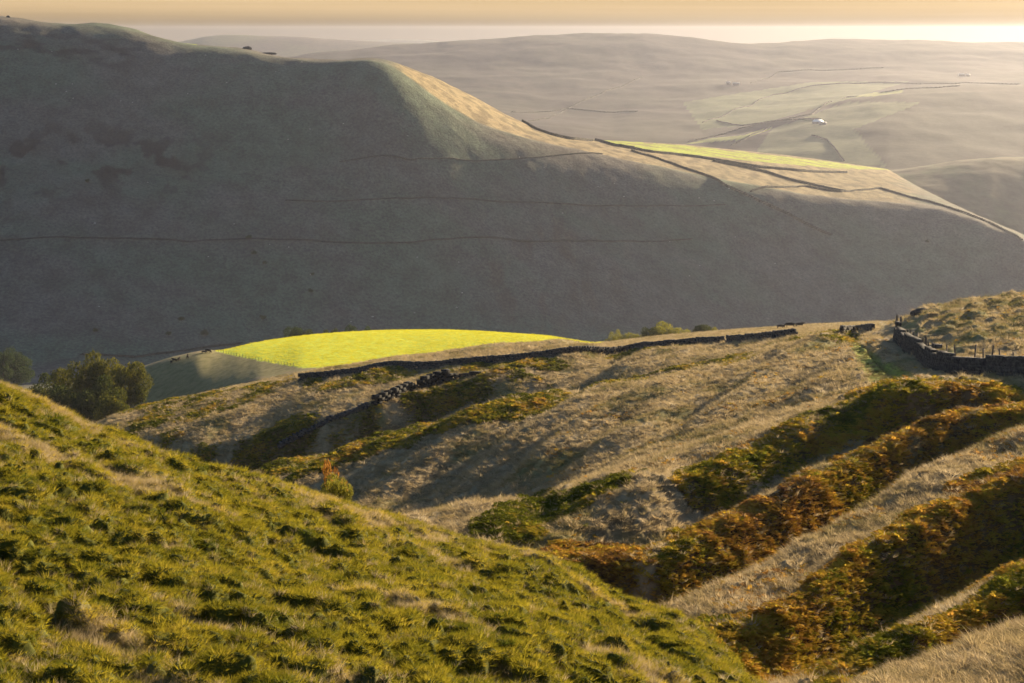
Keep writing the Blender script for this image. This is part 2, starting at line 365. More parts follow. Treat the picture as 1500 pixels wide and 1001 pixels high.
# direction of the moor's rills: up the slope towards the far right
ra = math.atan2(90, 42); ua = BX * math.cos(ra) + BY * math.sin(ra); va = -BX * math.sin(ra) + BY * math.cos(ra)
moor = sstep(11.6, 12.6, KK) * (1 - sstep(225, 260, BY)) * (1 - sstep(1180, 1300, PX))
rel = fbm(ua / 48, va / 8, 4, 61) * 1.9 * moor
rel += fbm(ua / 10, va / 3.2, 3, 63) * .45 * sstep(6.5, 8, KK) * (1 - sstep(300, 420, BY))
far_b = sstep(240, 290, BY) * (1 - sstep(310, 400, BY))
rel += fbm(ua / 60, va / 14, 3, 65) * 1.8 * far_b * (1 - sstep(900, 1200, PX))
tus = mounds(BX / .85 + .3 * perlin(BX, BY, 2), BY / 1.2, 71) * .34 + mounds(BX / .55, BY / .7, 73) * .12
knoll = sstep(1300, 1340, PX) * sstep(140, 170, BY) * (1 - sstep(210, 240, BY))
rel += mounds(BX / 2.3, BY / 2.8, 75) * .9 * knoll
nearrel = fbm(BX / 5, BY / 7, 3, 77) * .5 * (1 - sstep(11, 12, KK))
FIELD = [(318,514.5),(345,521),(375,527),(405,532.5),(440,538.5),(520,539.5),(600,537.5),(680,532),(760,523.5),(820,516),(874,507.5),(890,495),(700,470),(400,470),(300,500)]
fieldm = inpoly(PX, PY, FIELD) & (KK > 17.75)
smoothf = np.where(fieldm, .04, 1.0)
face = (inpoly(PX, PY, [(100,680),(150,600),(205,540),(320,510),(400,528),(440,541),(380,552),(300,575),(200,600),(150,620)]) & (BY > 520))
tusw = np.where(BY > 500, .35, 1.0)
B.z = B.z + (rel + nearrel + tus * tusw + fbm(BX / 90, BY / 120, 2, 79) * .0) * smoothf - .12
# track cut into the shoulder
TRK = [(1243,487),(1252,500),(1262,515),(1285,538),(1318,556)]
dtr = dist_line(PX, PY, TRK)
tw = np.clip(5 + (PY - 487) * .25, 4, 24)
near_tr = (KK > 12) & (KK < 16.5)
trk = np.where(near_tr, 1 - sstep(.8, 1.15, dtr / tw), 0)
B.z -= trk * .1
rtd = dist_line(PX, PY, [(1250,490),(1263,502),(1276,517),(1300,537),(1335,556)]); B.z -= np.where(near_tr, np.exp(-(rtd / 4.5) ** 2), 0) * .7
# bracken cover, as outlines on the ground
brk_polys = [
 ([(1150,1040),(1215,985),(1260,955),(1310,925),(1350,905),(1420,868),(1520,808),(1800,650),(1800,830),(1500,920),(1400,958),(1300,990),(1230,1040)], (1.8, 4.4), .5),     # ridge 3
 ([(960,1000),(1020,915),(1100,900),(1167,868),(1210,835),(1253,795),(1300,770),(1377,735),(1427,700),(1500,680),(1800,560),(1800,700),(1480,850),(1360,900),(1290,940),(1230,985),(1100,1040)], (3.6, 6.2), .75),  # ridge 2
 ([(780,830),(800,800),(900,800),(950,805),(1000,782),(1060,755),(1130,725),(1200,688),(1300,632),(1400,590),(1500,582),(1800,530),(1800,560),(1500,655),(1400,680),(1330,706),(1200,792),(1133,832),(1000,905),(900,940),(780,900)], (7.6, 10.2), .85), # ridge 1
 ([(1020,745),(990,700),(1050,658),(1100,650),(1150,628),(1200,600),(1260,574),(1300,557),(1350,550),(1400,556),(1500,572),(1800,560),(1800,600),(1500,600),(1400,600),(1300,640),(1200,690),(1130,725),(1080,742)], (10, 12.4), .45),
 ([(680,772),(740,738),(800,722),(860,712),(905,698),(938,700),(910,722),(860,745),(800,770),(770,800),(690,800)], (10, 12.8), .15),
 ([(380,720),(440,690),(500,662),(560,640),(620,617),(700,598),(760,580),(800,577),(880,560),(960,541),(1040,527),(1100,520),(1100,527),(1040,534),(960,552),(880,572),(800,590),(700,620),(600,650),(500,680),(430,712)], (190, 262), .35),
 ([(150,640),(170,610),(300,650),(400,625),(470,600),(550,592),(640,562),(700,553),(760,545),(800,560),(700,595),(640,612),(560,640),(480,672),(400,700),(300,690)], (200, 300), .3),
 ([(170,612),(250,590),(340,572),(440,560),(600,543),(740,531),(870,519),(1000,510),(1100,503),(1100,508),(1000,516),(870,532),(760,545),(640,556),(560,562),(440,578),(340,600),(260,620),(200,632)], (290, 530), .3),
 ([(1165,500),(1190,488),(1240,486),(1260,492),(1200,502),(1170,506)], (180, 330), .2)]
brkd = np.zeros(BX.shape); brkt = np.zeros(BX.shape)
nz = fbm(BX / 3.2, BY / 4.5, 3, 81); nz2 = fbm(BX / 12, BY / 20, 3, 83)
for pl, (d0, d1), tint in brk_polys:
    mk = inpoly(PX + nz * 26, PY + nz2 * 14, pl) & (KK > d0) & (KK < d1) if d1 < 30 else inpoly(PX + nz * 26, PY + nz2 * 14, pl) & (BY > d0) & (BY < d1)
    brkt = np.where(mk, tint, brkt); brkd = np.where(mk, 1.0, brkd)
farband = (BY > 262)
brkd = np.where(farband & (brkd > 0), sstep(-.25, .25, fbm(BX / 9, BY / 22, 3, 85)), brkd)
upper = inpoly(PX, PY, brk_polys[3][0]) & (KK > 10)
brkd = np.where(upper & (brkd > 0), sstep(-.45, .1, fbm(ua / 16, va / 4, 3, 87) + .2 * sstep(1150, 1300, PX)), brkd)
brkd = np.where((KK > 7.6) & (KK < 10.2) & (brkd > 0), brkd * sstep(-.75, -.35, fbm(ua / 14, va / 3.5, 3, 88)), brkd)
B.brkd, B.brkt = brkd, brkt
green = sstep(.05, .45, fbm(BX / 8, BY / 12, 3, 91)) * .6
green = np.where(knoll > .3, sstep(-.3, .3, fbm(BX / 4, BY / 6, 3, 92)) * .75, green)
green = np.maximum(green, trk * .95)
green = np.where(face, .55, green)
B.green = green
c = mixc(np.broadcast_to(DRY, BX.shape + (3,)), DRY2 * .8, sstep(-.2, .4, fbm(BX / 2.4, BY / 4, 3, 93)))
c = mixc(c, lin(.16, .165, .05), green); c = mixc(c, lin(.30, .32, .06), trk * .85)
strip = (BY > 330) & ~fieldm & ~face & (brkd < .3)
c = np.where(strip[..., None], mixc(np.broadcast_to(lin(.24, .185, .10), BX.shape + (3,)), lin(.20, .19, .08), sstep(-.2, .3, fbm(BX / 12, BY / 5, 3, 94))), c)
c = mixc(c, BRK, brkd * .9)
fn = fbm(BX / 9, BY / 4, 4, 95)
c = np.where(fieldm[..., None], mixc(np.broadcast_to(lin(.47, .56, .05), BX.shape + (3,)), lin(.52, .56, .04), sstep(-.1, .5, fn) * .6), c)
M_moor = ground_mat('moor_turf', 2.2, .5, .12, .3)
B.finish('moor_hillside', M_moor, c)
fi = fieldm

# ---------- C: the big hill in its own shade, its lit spur running down to the right
top = [(-400,21,1800),(-100,23,1760),(0,26,1750),(60,35,1750),(110,37,1755),(140,35,1755),(200,45,1750),(240,58,1745),(280,67,1740),(350,72,1730),(415,86,1720),(450,88,1715),(500,90,1700),(540,87,1690),(575,92,1690),(600,115,1690),(640,145,1690),(700,182,1700),(780,205,1720),(870,224,1740),(950,241,1750),(1050,262,1770),(1200,288,1790),(1320,298,1810),(1400,308,1790),(1500,353,1740),(1900,450,1690)]
skyl = [(-400,19,1900),(-100,21,1850),(0,24,1850),(30,27,1850),(60,33,1850),(110,36,1855),(140,33.5,1855),(160,35,1850),(200,43.5,1850),(216,50,1850),(240,57,1845),(262,63,1840),(280,65,1840),(350,70.5,1830),(370,74,1830),(415,85,1820),(450,86,1815),(500,88.5,1800),(520,86,1790),(545,85,1780),(565,88,1770),(580,92,1765),(610,104,1800),(640,116,1850),(700,146,1900),(740,169,1925),(780,188,1950),(830,201,2000),(880,206,2050),(1000,214,2150),(1150,229.5,2250),(1300,249,2350),(1340,272,2150),(1400,302,1900),(1500,346,1800),(1900,440,1750)]
Cbase = [(-400,565,1240),(0,549,1260),(200,538,1290),(600,522,1385),(800,512,1425),(1000,502,1510),(1200,492,1590),(1500,480,1645),(1900,500,1630)]
Cmid = []
for p, q, d in Cbase:                      # the face stands at an even steep angle between foot and break
    ta = np.array(top, float); tq = float(np.interp(p, ta[:, 0], ta[:, 1])); td = float(np.interp(p, ta[:, 0], ta[:, 2]))
    zm = -tan_down(q) * d * .5 - tan_down(tq) * td * .5 - 4; dm = (d + td) / 2; lo_, hi_ = -300., 900.
    for _ in range(40):
        m_ = (lo_ + hi_) / 2
        if tan_down(m_) * dm > -zm: hi_ = m_
        else: lo_ = m_
    Cmid.append((p, lo_, dm))
Cs = Sheet([
 [(-400,640,1000),(0,585,1050),(600,640,1150),(1000,600,1350),(1500,560,1450),(1900,560,1400)],
 Cbase, Cmid,
 top, skyl,
 [(p, q + (60 if p < 600 else 40), d + 500) for p, q, d in skyl]], -400, 1900, 3, [20, 70, 110, 60, 20], smooth=[90, 90, 90, 60, 5, 5])
cx, cy = Cs.x, Cs.y
cp = np.broadcast_to(Cs.px[None], cy.shape)
wgt = sstep(1150, 1350, cy) * (1 - sstep(1850, 2000, cy) * .6)
flute = fbm(cx / 170 + cy / 900, cy / 260, 4, 101) * 7 * sstep(1200, 1450, cy) * (1 - sstep(1600, 1750, cy))
Cs.z = Cs.z + flute * .45 + fbm(cx / 26, cy / 26, 4, 103) * .9 * wgt
cpy = to_px(cx, cy, Cs.z)[1]
# gullies: one down the middle, one left
for pts, dep, wd in (([(648,250),(652,320),(665,370),(690,430),(715,485)], .5, 5), ([(270,345),(310,385),(345,430),(385,480)], 2.5, 12), ([(760,340),(790,400),(830,450),(860,500)], 1.5, 18)):
    Cs.z -= dep * np.exp(-(dist_line(cp, cpy, pts) / wd) ** 2) * (cy < 1800)
crag = np.exp(-((cpy - 65 - (cp - 30) * .1) / 22) ** 2) * sstep(240, 170, cp) * sstep(-.1, .3, fbm(cx / 30, cy / 14, 3, 105))
cgr = sstep(-.3, .4, fbm(cx / 160, cy / 100, 4, 107))
cc = mixc(np.broadcast_to(lin(.135, .12, .10), cy.shape + (3,)), lin(.108, .133, .092), cgr)
heath = sstep(.06, .24, fbm(cx / 34, cy / 30 + 4, 4, 109)) * np.exp(-((cpy - 235) / 55) ** 2) * sstep(380, 230, cp)
cc = mixc(cc, lin(.035, .03, .032), np.clip(heath * .95 + crag * .8, 0, 1))
rust = sstep(.0, .4, fbm(cx / 22, cy / 60, 3, 111)) * np.exp(-((cp - 800) / 110) ** 2 - ((cpy - 390) / 90) ** 2)
cc = mixc(cc, lin(.11, .075, .05), rust * .8)
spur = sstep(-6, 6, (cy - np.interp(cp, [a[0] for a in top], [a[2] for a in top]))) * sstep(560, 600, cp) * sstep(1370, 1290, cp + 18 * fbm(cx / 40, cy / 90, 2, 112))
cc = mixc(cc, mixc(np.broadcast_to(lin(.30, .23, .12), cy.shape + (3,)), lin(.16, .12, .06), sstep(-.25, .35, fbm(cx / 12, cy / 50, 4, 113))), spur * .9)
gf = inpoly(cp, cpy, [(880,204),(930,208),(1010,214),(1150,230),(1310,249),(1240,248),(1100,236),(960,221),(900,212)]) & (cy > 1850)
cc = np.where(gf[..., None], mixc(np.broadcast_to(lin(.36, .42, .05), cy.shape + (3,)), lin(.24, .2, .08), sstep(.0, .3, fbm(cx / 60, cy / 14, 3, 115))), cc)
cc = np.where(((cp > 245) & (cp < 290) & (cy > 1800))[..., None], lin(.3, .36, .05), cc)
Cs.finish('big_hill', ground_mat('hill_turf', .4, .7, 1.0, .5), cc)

def far_sheet(name, rows, px0, px1, step, nsub, amp, wl, c1, c2, seed, mat, sm=6):
    S = Sheet(rows, px0, px1, step, nsub, smooth=sm)
    S.z = S.z + fbm(S.x / wl, S.y / wl, 4, seed) * amp
    q = mixc(np.broadcast_to(lin(*c1), S.y.shape + (3,)), lin(*c2), sstep(-.3, .35, fbm(S.x / wl * .7, S.y / wl * .35, 4, seed + 3)))
    return S, q
M_far2 = ground_mat('far_hill_grass', .05, .4, 3.0, .22)
# D: olive hill at the right edge
Ds, q = far_sheet('right_hill', [
 [(900,420,2350),(1300,300,2400),(1400,335,2380),(1500,380,2330),(1900,450,2200)],
 [(900,330,2700),(1230,256,2700),(1290,251,2700),(1320,250,2700),(1360,244,2700),(1400,237.5,2700),(1450,233,2700),(1500,232,2720),(1900,215,2700)],
 [(900,380,3200),(1500,280,3300),(1900,280,3300)]], 900, 1900, 4, [60, 20], 2, 60, (.10, .085, .05), (.08, .09, .04), 121, M_far2)
Ds.finish('right_hill', M_far2, q)
# E: long far ridge with walled fields
Es, q = far_sheet('far_ridge', [
 [(-200,300,2700),(700,270,3000),(900,250,3100),(1100,290,2950),(1300,270,2850),(1900,300,2850)],
 [(-200,200,4200),(600,178,4200),(800,190,3900),(900,206,3700),(1030,206,3700),(1100,187,3800),(1180,161,4000),(1240,144,4200),(1330,131,4300),(1400,127,4350),(1500,125,4400),(1900,130,4400)],
 [(-200,170,4800),(600,152,4800),(900,180,4400),(1100,163,4500),(1240,147,4600),(1330,137,4700),(1500,133,4800),(1900,136,4900)],
 [(-200,140,5600),(600,112,5600),(1000,112,5600),(1500,100,5700),(1900,105,5700)],
 [(-200,130,6200),(300,100,6200),(450,80,6300),(560,68,6500),(600,65,6550),(640,61.5,6600),(655,59.5,6600),(700,57,6600),(740,54.5,6600),(775,52,6600),(800,51.5,6600),(900,48.7,6600),(960,50,6600),(1000,54,6600),(1060,61,6550),(1085,63.5,6500),(1120,64,6500),(1150,62,6500),(1190,59,6600),(1250,58,6600),(1350,58.5,6600),(1420,60,6600),(1500,63,6600),(1900,75,6600)],
 [(-200,160,7500),(1900,110,7500)]], -200, 1900, 4, [50, 20, 50, 50, 12], 9, 260, (.035, .026, .026), (.032, .03, .02), 131, M_far2)
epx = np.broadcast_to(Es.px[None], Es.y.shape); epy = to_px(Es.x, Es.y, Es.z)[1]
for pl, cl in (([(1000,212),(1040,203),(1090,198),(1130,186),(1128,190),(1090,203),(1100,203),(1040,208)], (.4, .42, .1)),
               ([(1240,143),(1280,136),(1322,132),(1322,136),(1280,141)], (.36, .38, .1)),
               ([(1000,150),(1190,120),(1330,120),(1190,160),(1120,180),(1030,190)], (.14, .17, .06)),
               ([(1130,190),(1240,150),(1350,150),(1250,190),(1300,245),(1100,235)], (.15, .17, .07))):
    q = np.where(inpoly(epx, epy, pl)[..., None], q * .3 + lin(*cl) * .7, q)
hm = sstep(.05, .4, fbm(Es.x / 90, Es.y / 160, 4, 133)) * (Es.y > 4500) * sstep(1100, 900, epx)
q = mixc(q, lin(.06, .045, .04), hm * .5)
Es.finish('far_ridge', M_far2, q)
# F: distant moorland skyline
Fs, q = far_sheet('distant_moor', [
 [(-100,140,7000),(900,120,7000)], [(-100,90,7600),(300,78,7600),(500,76,7700),(900,90,7600)],
 [(-100,70,8200),(200,72,8200),(270,60,8200),(300,54,8200),(318,52,8200),(340,51,8200),(395,52.5,8200),(440,54,8200),(480,57.5,8200),(520,59.5,8200),(600,63,8200),(760,80,8200),(900,90,8200)],
 [(-100,110,9000),(900,110,9000)]], -100, 900, 4, [16, 30, 10], 3, 300, (.12, .10, .08), (.13, .13, .07), 141, M_far2, 3)
Fs.finish('distant_moor', M_far2, q)
Gs, q = far_sheet('faint_hill', [
 [(300,100,11000),(900,100,11000)], [(300,72,11800),(480,64,11800),(540,59.5,11800),(580,58,11800),(620,59,11800),(660,62,11800),(900,80,11800)], [(300,90,12500),(900,90,12500)]],
 300, 900, 5, [14, 8], 2, 400, (.13, .12, .08), (.12, .12, .08), 143, M_far2, 3)
Gs.finish('faint_hill', M_far2, q)
# ------------------------------------------------------------------ scattered plants (nobody could count them)
def blades(n, h, spread, wid, lean=.35, seg=2, rs=RS, droop=.5):
    a = rs.uniform(0, 2*np.pi, n); r = spread * np.sqrt(rs.rand(n)); H = h * rs.uniform(.55, 1.1, n)
    dx, dy = np.cos(a), np.sin(a); l = lean * rs.uniform(.3, 1.4, n) * H + r * .5
    b = rs.uniform(0, 2*np.pi, n); sx, sy = np.cos(b) * wid * .5, np.sin(b) * wid * .5
    V = []
    for k in range(seg + 1):
        t = k / seg; off = l * t ** 1.6; z = H * (t - droop * .35 * t ** 2.5); wk = (1 - t) ** .7
        X = dx * (r + off) + rs.normal(0, .01, n) * t; Y = dy * (r + off)
        if k < seg:
            V += [np.stack([X - sx * wk, Y - sy * wk, z], -1), np.stack([X + sx * wk, Y + sy * wk, z], -1)]
        else: V += [np.stack([X, Y, z], -1)]
    m = 2 * seg + 1; P = np.stack(V, 1).reshape(-1, 3); o = (np.arange(n) * m)[:, None]
    q = [o + np.array([[2*k, 2*k+1, 2*k+3, 2*k+2]]) for k in range(seg - 1)]
    t_ = o + np.array([[2*seg-2, 2*seg-1, 2*seg]])
    fs = ([np.concatenate(q)] if q else []) + [t_]
    return P, fs
def bracken_plant(nf, L, rs, npin=8, flat=.5):
    V = []; Fq = []; c = 0
    for f in range(nf):
        a = 2*math.pi*f/nf + rs.uniform(-.4, .4); ln = L * rs.uniform(.7, 1.15); rise = rs.uniform(.45, 1.0)
        d = np.array([math.cos(a), math.sin(a), 0]); s_ = np.array([-math.sin(a), math.cos(a), 0]); roll = rs.uniform(-.4, .4)
        pts = []
        for k in range(npin + 2):
            t = k / (npin + 1); pts.append(d * ln * (.12 + .75 * t ** 1.2) * (1.2 - .4*rise) + np.array([0, 0, ln * rise * (.25 + 1.0*t - .75 * t * t)]))
        for k in range(1, npin + 1):
            p = pts[k]; t = k / (npin + 1); tl = ln * .36 * (1 - t) ** .8 * min(1, t * 4 + .3)
            ax = pts[k+1] - pts[k-1]; ax = ax / np.linalg.norm(ax); wv = ax * ln * .06
            for sg in (-1, 1):
                dirv = s_ * sg + ax * .5 + np.array([0, 0, sg * roll - .25 + rs.uniform(-.15, .15)]); tip = p + dirv * tl; mid = p + dirv * tl * .45
                V += [p - wv * .3, mid - wv, tip, mid + wv]; Fq.append([c, c+1, c+2, c+3]); c += 4
        # stalk
        V += [np.array([0, 0, 0.]) - s_*.012, np.array([0, 0, 0.]) + s_*.012, pts[1] + s_*.008, pts[1] - s_*.008]; Fq.append([c, c+1, c+2, c+3]); c += 4
    return np.array(V), [np.array(Fq)]
PROTO = []
def proto(name, VF, mat):
    me = np_mesh(name, VF[0], VF[1], mat); o = bpy.data.objects.new(name, me); return o
def scatter_obj(name, pts, protos, scl, rot, tint, label=None, cat=None):
    n = len(pts); me = bpy.data.meshes.new(name); me.vertices.add(n); me.vertices.foreach_set('co', pts.astype(np.float32).ravel())
    a = me.attributes.new('scl', 'FLOAT_VECTOR', 'POINT'); a.data.foreach_set('vector', scl.astype(np.float32).ravel())
    a = me.attributes.new('rot', 'FLOAT_VECTOR', 'POINT'); a.data.foreach_set('vector', rot.astype(np.float32).ravel())
    a = me.attributes.new('tint', 'FLOAT', 'POINT'); a.data.foreach_set('value', tint.astype(np.float32))
    a = me.attributes.new('pick', 'INT', 'POINT'); a.data.foreach_set('value', RS.randint(0, len(protos), n).astype(np.int32))
    o = add_obj(name, me); col = bpy.data.collections.new(name + '_kinds')
    for p in protos: col.objects.link(p)
    g = bpy.data.node_groups.new(name, 'GeometryNodeTree')
    g.interface.new_socket('Geometry', in_out='INPUT', socket_type='NodeSocketGeometry')
    g.interface.new_socket('Geometry', in_out='OUTPUT', socket_type='NodeSocketGeometry')
    N = g.nodes; gi = N.new('NodeGroupInput'); go = N.new('NodeGroupOutput'); ip = N.new('GeometryNodeInstanceOnPoints')
    ci = N.new('GeometryNodeCollectionInfo'); ci.inputs['Collection'].default_value = col
    ci.inputs['Separate Children'].default_value = True; ci.inputs['Reset Children'].default_value = True
    def na(nm, ty):
        q = N.new('GeometryNodeInputNamedAttribute'); q.data_type = ty; q.inputs[0].default_value = nm
        return [s for s in q.outputs if s.enabled][0]
    Lk = g.links
    mp = N.new('GeometryNodeMeshToPoints'); Lk.new(gi.outputs[0], mp.inputs[0])
    Lk.new(mp.outputs[0], ip.inputs['Points']); Lk.new(ci.outputs[0], ip.inputs['Instance'])
    ip.inputs['Pick Instance'].default_value = True
    Lk.new(na('pick', 'INT'), ip.inputs['Instance Index']); Lk.new(na('rot', 'FLOAT_VECTOR'), ip.inputs['Rotation'])
    Lk.new(na('scl', 'FLOAT_VECTOR'), ip.inputs['Scale']); Lk.new(ip.outputs[0], go.inputs[0])
    md = o.modifiers.new('scatter', 'NODES'); md.node_group = g
    tag(o, label, cat, kind='stuff'); return o
def rots(n, tilt, rs): return np.stack([rs.normal(0, tilt, n), rs.normal(0, tilt, n), rs.uniform(0, 6.283, n)], -1)

M_turf = leaf_mat('turf_blades', [(0, (.07, .09, .012)), (.35, (.30, .255, .022)), (.62, (.44, .34, .05)), (1, (.56, .42, .16))], .52)
M_straw = leaf_mat('straw_blades', [(0, (.10, .11, .03)), (.3, (.24, .20, .09)), (.65, (.45, .35, .20)), (1, (.58, .49, .34))], .45)
M_brk = leaf_mat('bracken_fronds', [(0, (.12, .13, .015)), (.25, (.20, .20, .02)), (.42, (.50, .37, .04)), (.65, (.54, .31, .05)), (.85, (.36, .19, .05)), (1, (.14, .08, .045))], .5)

# short turf on the foreground hillside
rs = np.random.RandomState(5)
tp = [proto('turf_tuft', blades(46, .052, .11, .010, 1.0, 2, rs), M_turf) for _ in range(3)]
okA = (A.y > 18) & (A.y < 90)
N1 = 190000
P, i, j = A.scatter(N1, okA * (1 / np.maximum(A.y, 20)) ** 1.3, rs)
st_ = A.straw[i, j]; hm = A.hm[i, j]
sc_ = rs.uniform(.7, 1.4, N1) * (.75 + A.y[i, j] / 110) * (1 + .5 * np.minimum(hm, .4))
nt_ = perlin(P[:, 0] / 1.7, P[:, 1] / 1.7, 7)
tint = np.clip(.26 + .3 * nt_ + .42 * st_ + rs.normal(0, .11, N1), 0, 1)
P[:, 2] -= .02
scatter_obj('grass', P, tp, np.stack([sc_, sc_, sc_ * rs.uniform(.8, 1.4, N1)], -1), rots(N1, .22, rs), tint)
# pale seeding grass in streaks
sp_ = [proto('seed_tuft', blades(30, .26, .12, .007, .6, 2, rs), M_straw) for _ in range(3)]
N2 = 42000
P, i, j = A.scatter(N2, okA * (.06 + A.straw ** 1.5) * np.clip(1.2 - A.hm * 2, .1, 1) * (1 / np.maximum(A.y, 20)) ** 1.1, rs)
s2 = rs.uniform(.45, 1.0, N2) * (.8 + A.y[i, j] / 150)
scatter_obj('grass', P, sp_, np.stack([s2, s2, s2], -1), rots(N2, .18, rs) , np.clip(.55 + rs.normal(0, .2, N2), 0, 1))
# moor grass on the far bank
mp_ = [proto('moor_tuft', blades(34, .24, .24, .03, 1.1, 2, rs, .8), M_straw) for _ in range(3)]
N3 = 150000
hid = (B.pyf <= B.rm + 12)
P, i, j = B.scatter(N3, (~fieldm) * (1 - .75 * B.brkd) * (BY > 30) * (BY < 560) * (.12 + .88 * hid) * (1 / BY) ** 1.1, rs)
yy = B.y[i, j]; s3 = rs.uniform(.6, 1.3, N3) * (.62 + yy / 260); s3 = np.where(yy > 330, s3 * .62, s3)
g3 = B.green[i, j]
tint = np.clip(.62 - .45 * g3 + .22 * fbm(P[:, 0] / 3, P[:, 1] / 5, 2, 15) + rs.normal(0, .13, N3), 0, 1)
hz3 = s3 * rs.uniform(.7, 1.2, N3) * np.where(g3 > .8, .5, 1)
scatter_obj('grass', P, mp_, np.stack([s3, s3, hz3], -1), rots(N3, .2, rs) + np.array([0, -.15, 0]), tint)
# green sward of the pasture
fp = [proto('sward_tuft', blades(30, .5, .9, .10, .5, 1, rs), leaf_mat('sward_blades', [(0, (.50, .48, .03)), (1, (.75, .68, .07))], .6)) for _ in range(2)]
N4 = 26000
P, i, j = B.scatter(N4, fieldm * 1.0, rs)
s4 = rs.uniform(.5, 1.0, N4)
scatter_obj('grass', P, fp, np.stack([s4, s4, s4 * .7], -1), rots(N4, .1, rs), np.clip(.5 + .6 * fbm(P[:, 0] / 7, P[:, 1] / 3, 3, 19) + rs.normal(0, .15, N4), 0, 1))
# bracken
bp = [proto('bracken_plant', bracken_plant(8, .42, rs), M_brk) for _ in range(5)]
N5 = 115000
P, i, j = B.scatter(N5, B.brkd * (.15 + .85 * hid) * (1 / BY) ** .9, rs)
yy = B.y[i, j]; s5 = rs.uniform(.6, 1.25, N5) * (.9 + yy / 420)
clump = fbm(P[:, 0] / 2.2, P[:, 1] / 2.2, 2, 23)
s5 = s5 * (1 + .5 * clump)
tint = np.clip(B.brkt[i, j] * .75 + .02 + .55 * fbm(P[:, 0] / 6, P[:, 1] / 6, 3, 25) + rs.normal(0, .13, N5), 0, 1)
P[:, 2] -= .08
scatter_obj('bracken', P, bp, np.stack([s5 * .9, s5 * .9, .8 * s5 * rs.uniform(.8, 1.2, N5)], -1), rots(N5, .15, rs), tint)
# stray bracken plants on the moor
N6 = 2600
P, i, j = B.scatter(N6, (KK > 5) * (BY < 190) * hid * sstep(.05, .4, fbm(BX / 7, BY / 9, 3, 27)) * (PX > 800) * (B.brkd < .5) * (B.green < .7), rs)
s6 = rs.uniform(.4, .95, N6)
scatter_obj('bracken', P, bp, np.stack([s6, s6, s6], -1), rots(N6, .2, rs), np.clip(.7 + rs.normal(0, .15, N6), 0, 1))

# ------------------------------------------------------------------ trees
def leaf_faces(cent, rad, n, size, rs, attr=True):
    """leaf clumps spread through overlapping lobes, denser at their skins"""
    w_ = np.array([r[0] * r[1] for r in rad]); k = rs.choice(len(cent), n, p=w_ / w_.sum())
    d = rs.normal(0, 1, (n, 3)); d /= np.linalg.norm(d, axis=1)[:, None]
    r = rs.uniform(.45, 1.0, n) ** .6 * (1 + rs.normal(0, .06, n))
    P = np.array(cent)[k] + d * np.array(rad)[k] * r[:, None]
    nv = d + rs.normal(0, .8, (n, 3)); nv /= np.linalg.norm(nv, axis=1)[:, None]
    t = np.cross(nv, rs.normal(0, 1, (n, 3))); t /= np.linalg.norm(t, axis=1)[:, None]; b = np.cross(nv, t)
    s_ = size * rs.uniform(.5, 1.2, n)[:, None]
    V = np.stack([P - t * s_, P - b * s_ * .6, P + t * s_, P + b * s_ * .6 + nv * s_ * .25], 1).reshape(-1, 3)
    return V, np.arange(4 * n).reshape(-1, 4), (rs.rand(len(cent))[k] * .6 + rs.rand(n) * .4)
def limb(p, q, r0, r1, sides=7):
    p = np.array(p, float); q = np.array(q, float); d = q - p; d /= np.linalg.norm(d)
    u = np.cross(d, [0.3, 1, .2]); u /= np.linalg.norm(u); v = np.cross(d, u); a = np.arange(sides) * 2 * np.pi / sides
    ring = np.cos(a)[:, None] * u + np.sin(a)[:, None] * v
    mid = (p + q) / 2 + u * r0 * .5
    V = np.concatenate([p + ring * r0, mid + ring * (r0 + r1) / 2, q + ring * r1])
    f = [[s_ * sides + i, s_ * sides + (i + 1) % sides, (s_ + 1) * sides + (i + 1) % sides, (s_ + 1) * sides + i] for s_ in (0, 1) for i in range(sides)]
    return V, np.array(f)
M_bark = plain_mat('bark', (.05, .04, .03), (.12, .095, .07), 6)
LEAVES = {'dark': leaf_mat('leaves_dark', [(0, (.03, .045, .012)), (1, (.075, .085, .02))], .4, False),
          'autumn': leaf_mat('leaves_autumn', [(0, (.035, .05, .012)), (1, (.19, .17, .02))], .38, False),
          'lime': leaf_mat('leaves_lime', [(0, (.12, .12, .02)), (1, (.34, .31, .04))], .5, False),
          'deep': leaf_mat('leaves_deep', [(0, (.035, .05, .022)), (1, (.07, .10, .035))], .3, False),
          'red': leaf_mat('leaves_red', [(0, (.30, .13, .03)), (1, (.36, .24, .05))], .5, False)}
TREE_ME = {}
